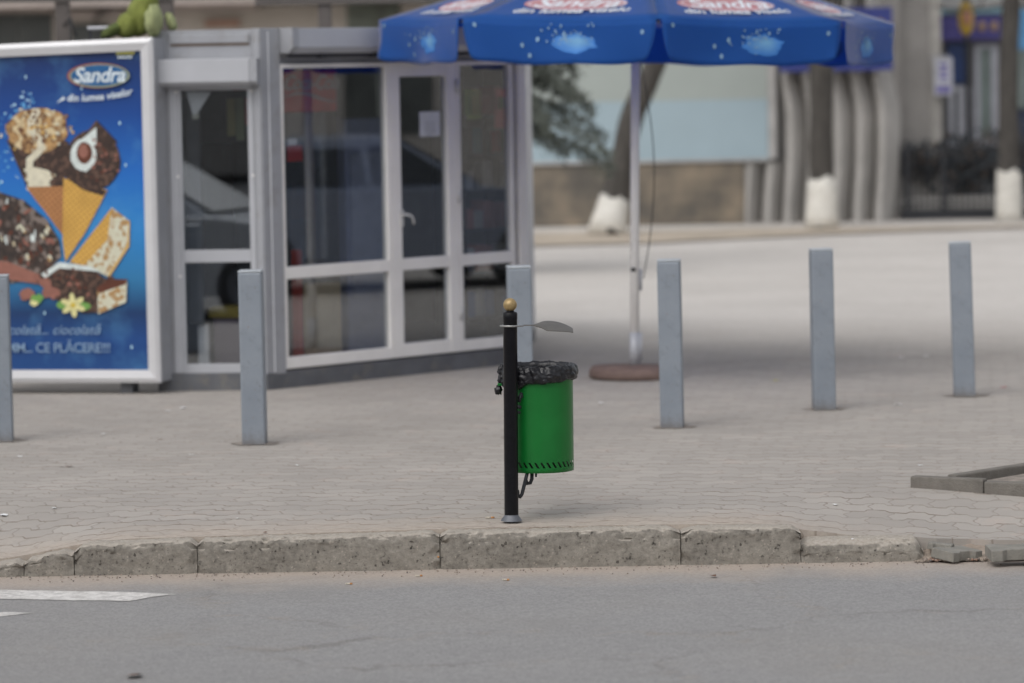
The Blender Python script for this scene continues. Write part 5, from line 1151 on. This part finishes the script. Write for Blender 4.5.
# ================================================================== STREET AROUND (seen as reflections in the kiosk glass)
def car(loc, rz_, colour, label):
    t = thing('parked_car', loc, label, 'car', None, rz_); T_ = WM[t]; M_c = mat('car_paint_' + label.split()[0], colour, .3, .3, var=.03, bump=0); M_cw = mat('car_glass', A(.02, .022, .025), .08, spec=.8); M_ty = mat('tyre', A(.04, .04, .04), .8)
    low = [(-2.1, .45), (-2.12, .75), (-2.0, .92), (-1.3, .98), (1.0, .95), (1.8, .82), (2.1, .65), (2.12, .4), (1.7, .25), (-1.8, .25)]
    mb = MB(); n_ = 12
    def sec(x, y): return None
    ws_ = [(-.84, .93), (-.80, 1), (.80, 1), (.84, .93)]
    k_ = len(low); vs = [(x * (.985 if abs(w_) > .82 else 1), w_, .25 + (z - .25) * f__) for w_, f__ in ws_ for x, z in low]
    fs = [(a * k_ + i, a * k_ + (i + 1) % k_, (a + 1) * k_ + (i + 1) % k_, (a + 1) * k_ + i) for a in range(3) for i in range(k_)] + [tuple(range(k_)), tuple(reversed(range(3 * k_, 4 * k_)))]
    mb.add(vs, fs, 0, False, T_)
    cab = [(-1.75, .95, .78), (-1.15, 1.40, .62), (.05, 1.45, .62), (.95, .93, .78)]
    vs = [(x, s_ * w_, z) for s_ in (-1, 1) for x, z, w_ in cab]; mb.add(vs, [(0, 1, 2, 3), (7, 6, 5, 4), (0, 4, 5, 1), (1, 5, 6, 2), (2, 6, 7, 3)], 0, False, T_)
    mb.build('body', M_c, t, bevel=.04)
    for a, b in (((-1.60, 1.0, .775), (.72, 1.0, .775)),):
        for s_ in (-1, 1):
            mb = MB(); mb.add([(-1.45, s_ * .785, 1.0), (-.30, s_ * .785, 1.0), (-.30, s_ * .66, 1.34), (-1.10, s_ * .66, 1.34)], [(0, 1, 2, 3)], 0, False, T_); mb.add([(-.22, s_ * .785, 1.0), (.68, s_ * .785, 1.0), (.10, s_ * .66, 1.36), (-.22, s_ * .66, 1.36)], [(0, 1, 2, 3)], 0, False, T_); mb.build('side_window', M_cw, t)
    mb = MB(); mb.add([(.92, -.68, .985), (.92, .68, .985), (.16, .56, 1.42), (.16, -.56, 1.42)], [(0, 1, 2, 3)], 0, False, T_); mb.build('windscreen', M_cw, t)
    mb = MB(); mb.add([(-1.74, -.66, 1.0), (-1.74, .66, 1.0), (-1.24, .56, 1.37), (-1.24, -.56, 1.37)], [(0, 3, 2, 1)], 0, False, T_); mb.build('rear_window', M_cw, t)
    for x in (-1.32, 1.30):
        for s_ in (-1, 1):
            mx_ = T_ @ Matrix.Translation((x, s_ * .74, .31)) @ Matrix.Rotation(R(90), 4, 'X'); mb = MB(); mb.lathe([(.20, -.11), (.30, -.10), (.31, 0), (.30, .10), (.20, .11)], 24, 0, mx_); w_ = mb.build('wheel', M_ty, t)
            mb = MB(); mb.lathe([(.19, -.118), (.05, -.125), (.05, .125), (.19, .118)], 20, 0, mx_); mb.build('rim', M_gal, w_)
    for s_ in (-1, 1):
        mb = MB(); mb.ball((2.03, s_ * .62, .66), .1, 12, 0, T_, (.6, 1.6, .8)); mb.build('headlight', M_wh, t)
    return t
car(Vector((-5.2, 14.6, RZ)), R(6), A(.42, .44, .47), 'silver parked car on the road left of the frame, mirrored in the small kiosk window')
car(Vector((9.5, 26.2, 0)), R(70), A(.20, .22, .27), 'grey parked car on the plaza right of the frame, mirrored in the kiosk front')
def block(x0, x1, y0, y1, h, label, axis):
    t = thing('apartment_block', Vector(((x0 + x1) / 2, (y0 + y1) / 2, 0)), label, 'building'); mb = MB(); mb.box((x0, y0, 0), (x1, y1, h)); mb.build('wall', mat('block_render', A(.30, .28, .26), .9), t)
    L0, L1 = (y0, y1) if axis == 'x' else (x0, x1)
    for fl in range(int(h / 3)):
        q = L0 + 1
        while q < L1 - 2:
            mb = MB(); za = 1.0 + fl * 3
            if axis == 'x': mb.box((x0 - .03, q, za), (x0 + .1, q + 1.4, za + 1.5))
            else: mb.box((q, y1 - .1, za), (q + 1.4, y1 + .03, za + 1.5))
            mb.build('window', M_bdk, t); q += 3.2
block(34, 44, 14, 52, 9.5, 'plain apartment block across the plaza right of the frame', 'x')
block(-40, 8, -34, -24, 12.5, 'plain apartment block across the road behind the camera', 'y')

# faint stain plus painted contact darkening round the feet of the posts
M_gr = mat('grime_shade', A(.29, .255, .225), .95, var=.25, scale=20)
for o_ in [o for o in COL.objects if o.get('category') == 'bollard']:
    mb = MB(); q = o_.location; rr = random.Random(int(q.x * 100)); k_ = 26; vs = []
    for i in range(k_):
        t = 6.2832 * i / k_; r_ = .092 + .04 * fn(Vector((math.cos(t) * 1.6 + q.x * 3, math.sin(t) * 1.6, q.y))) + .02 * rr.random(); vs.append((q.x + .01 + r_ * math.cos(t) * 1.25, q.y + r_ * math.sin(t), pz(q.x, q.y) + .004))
    mb.add(vs, [tuple(range(k_))]); tag(mb.build('grime_shade_patch', M_gr), kind='structure')
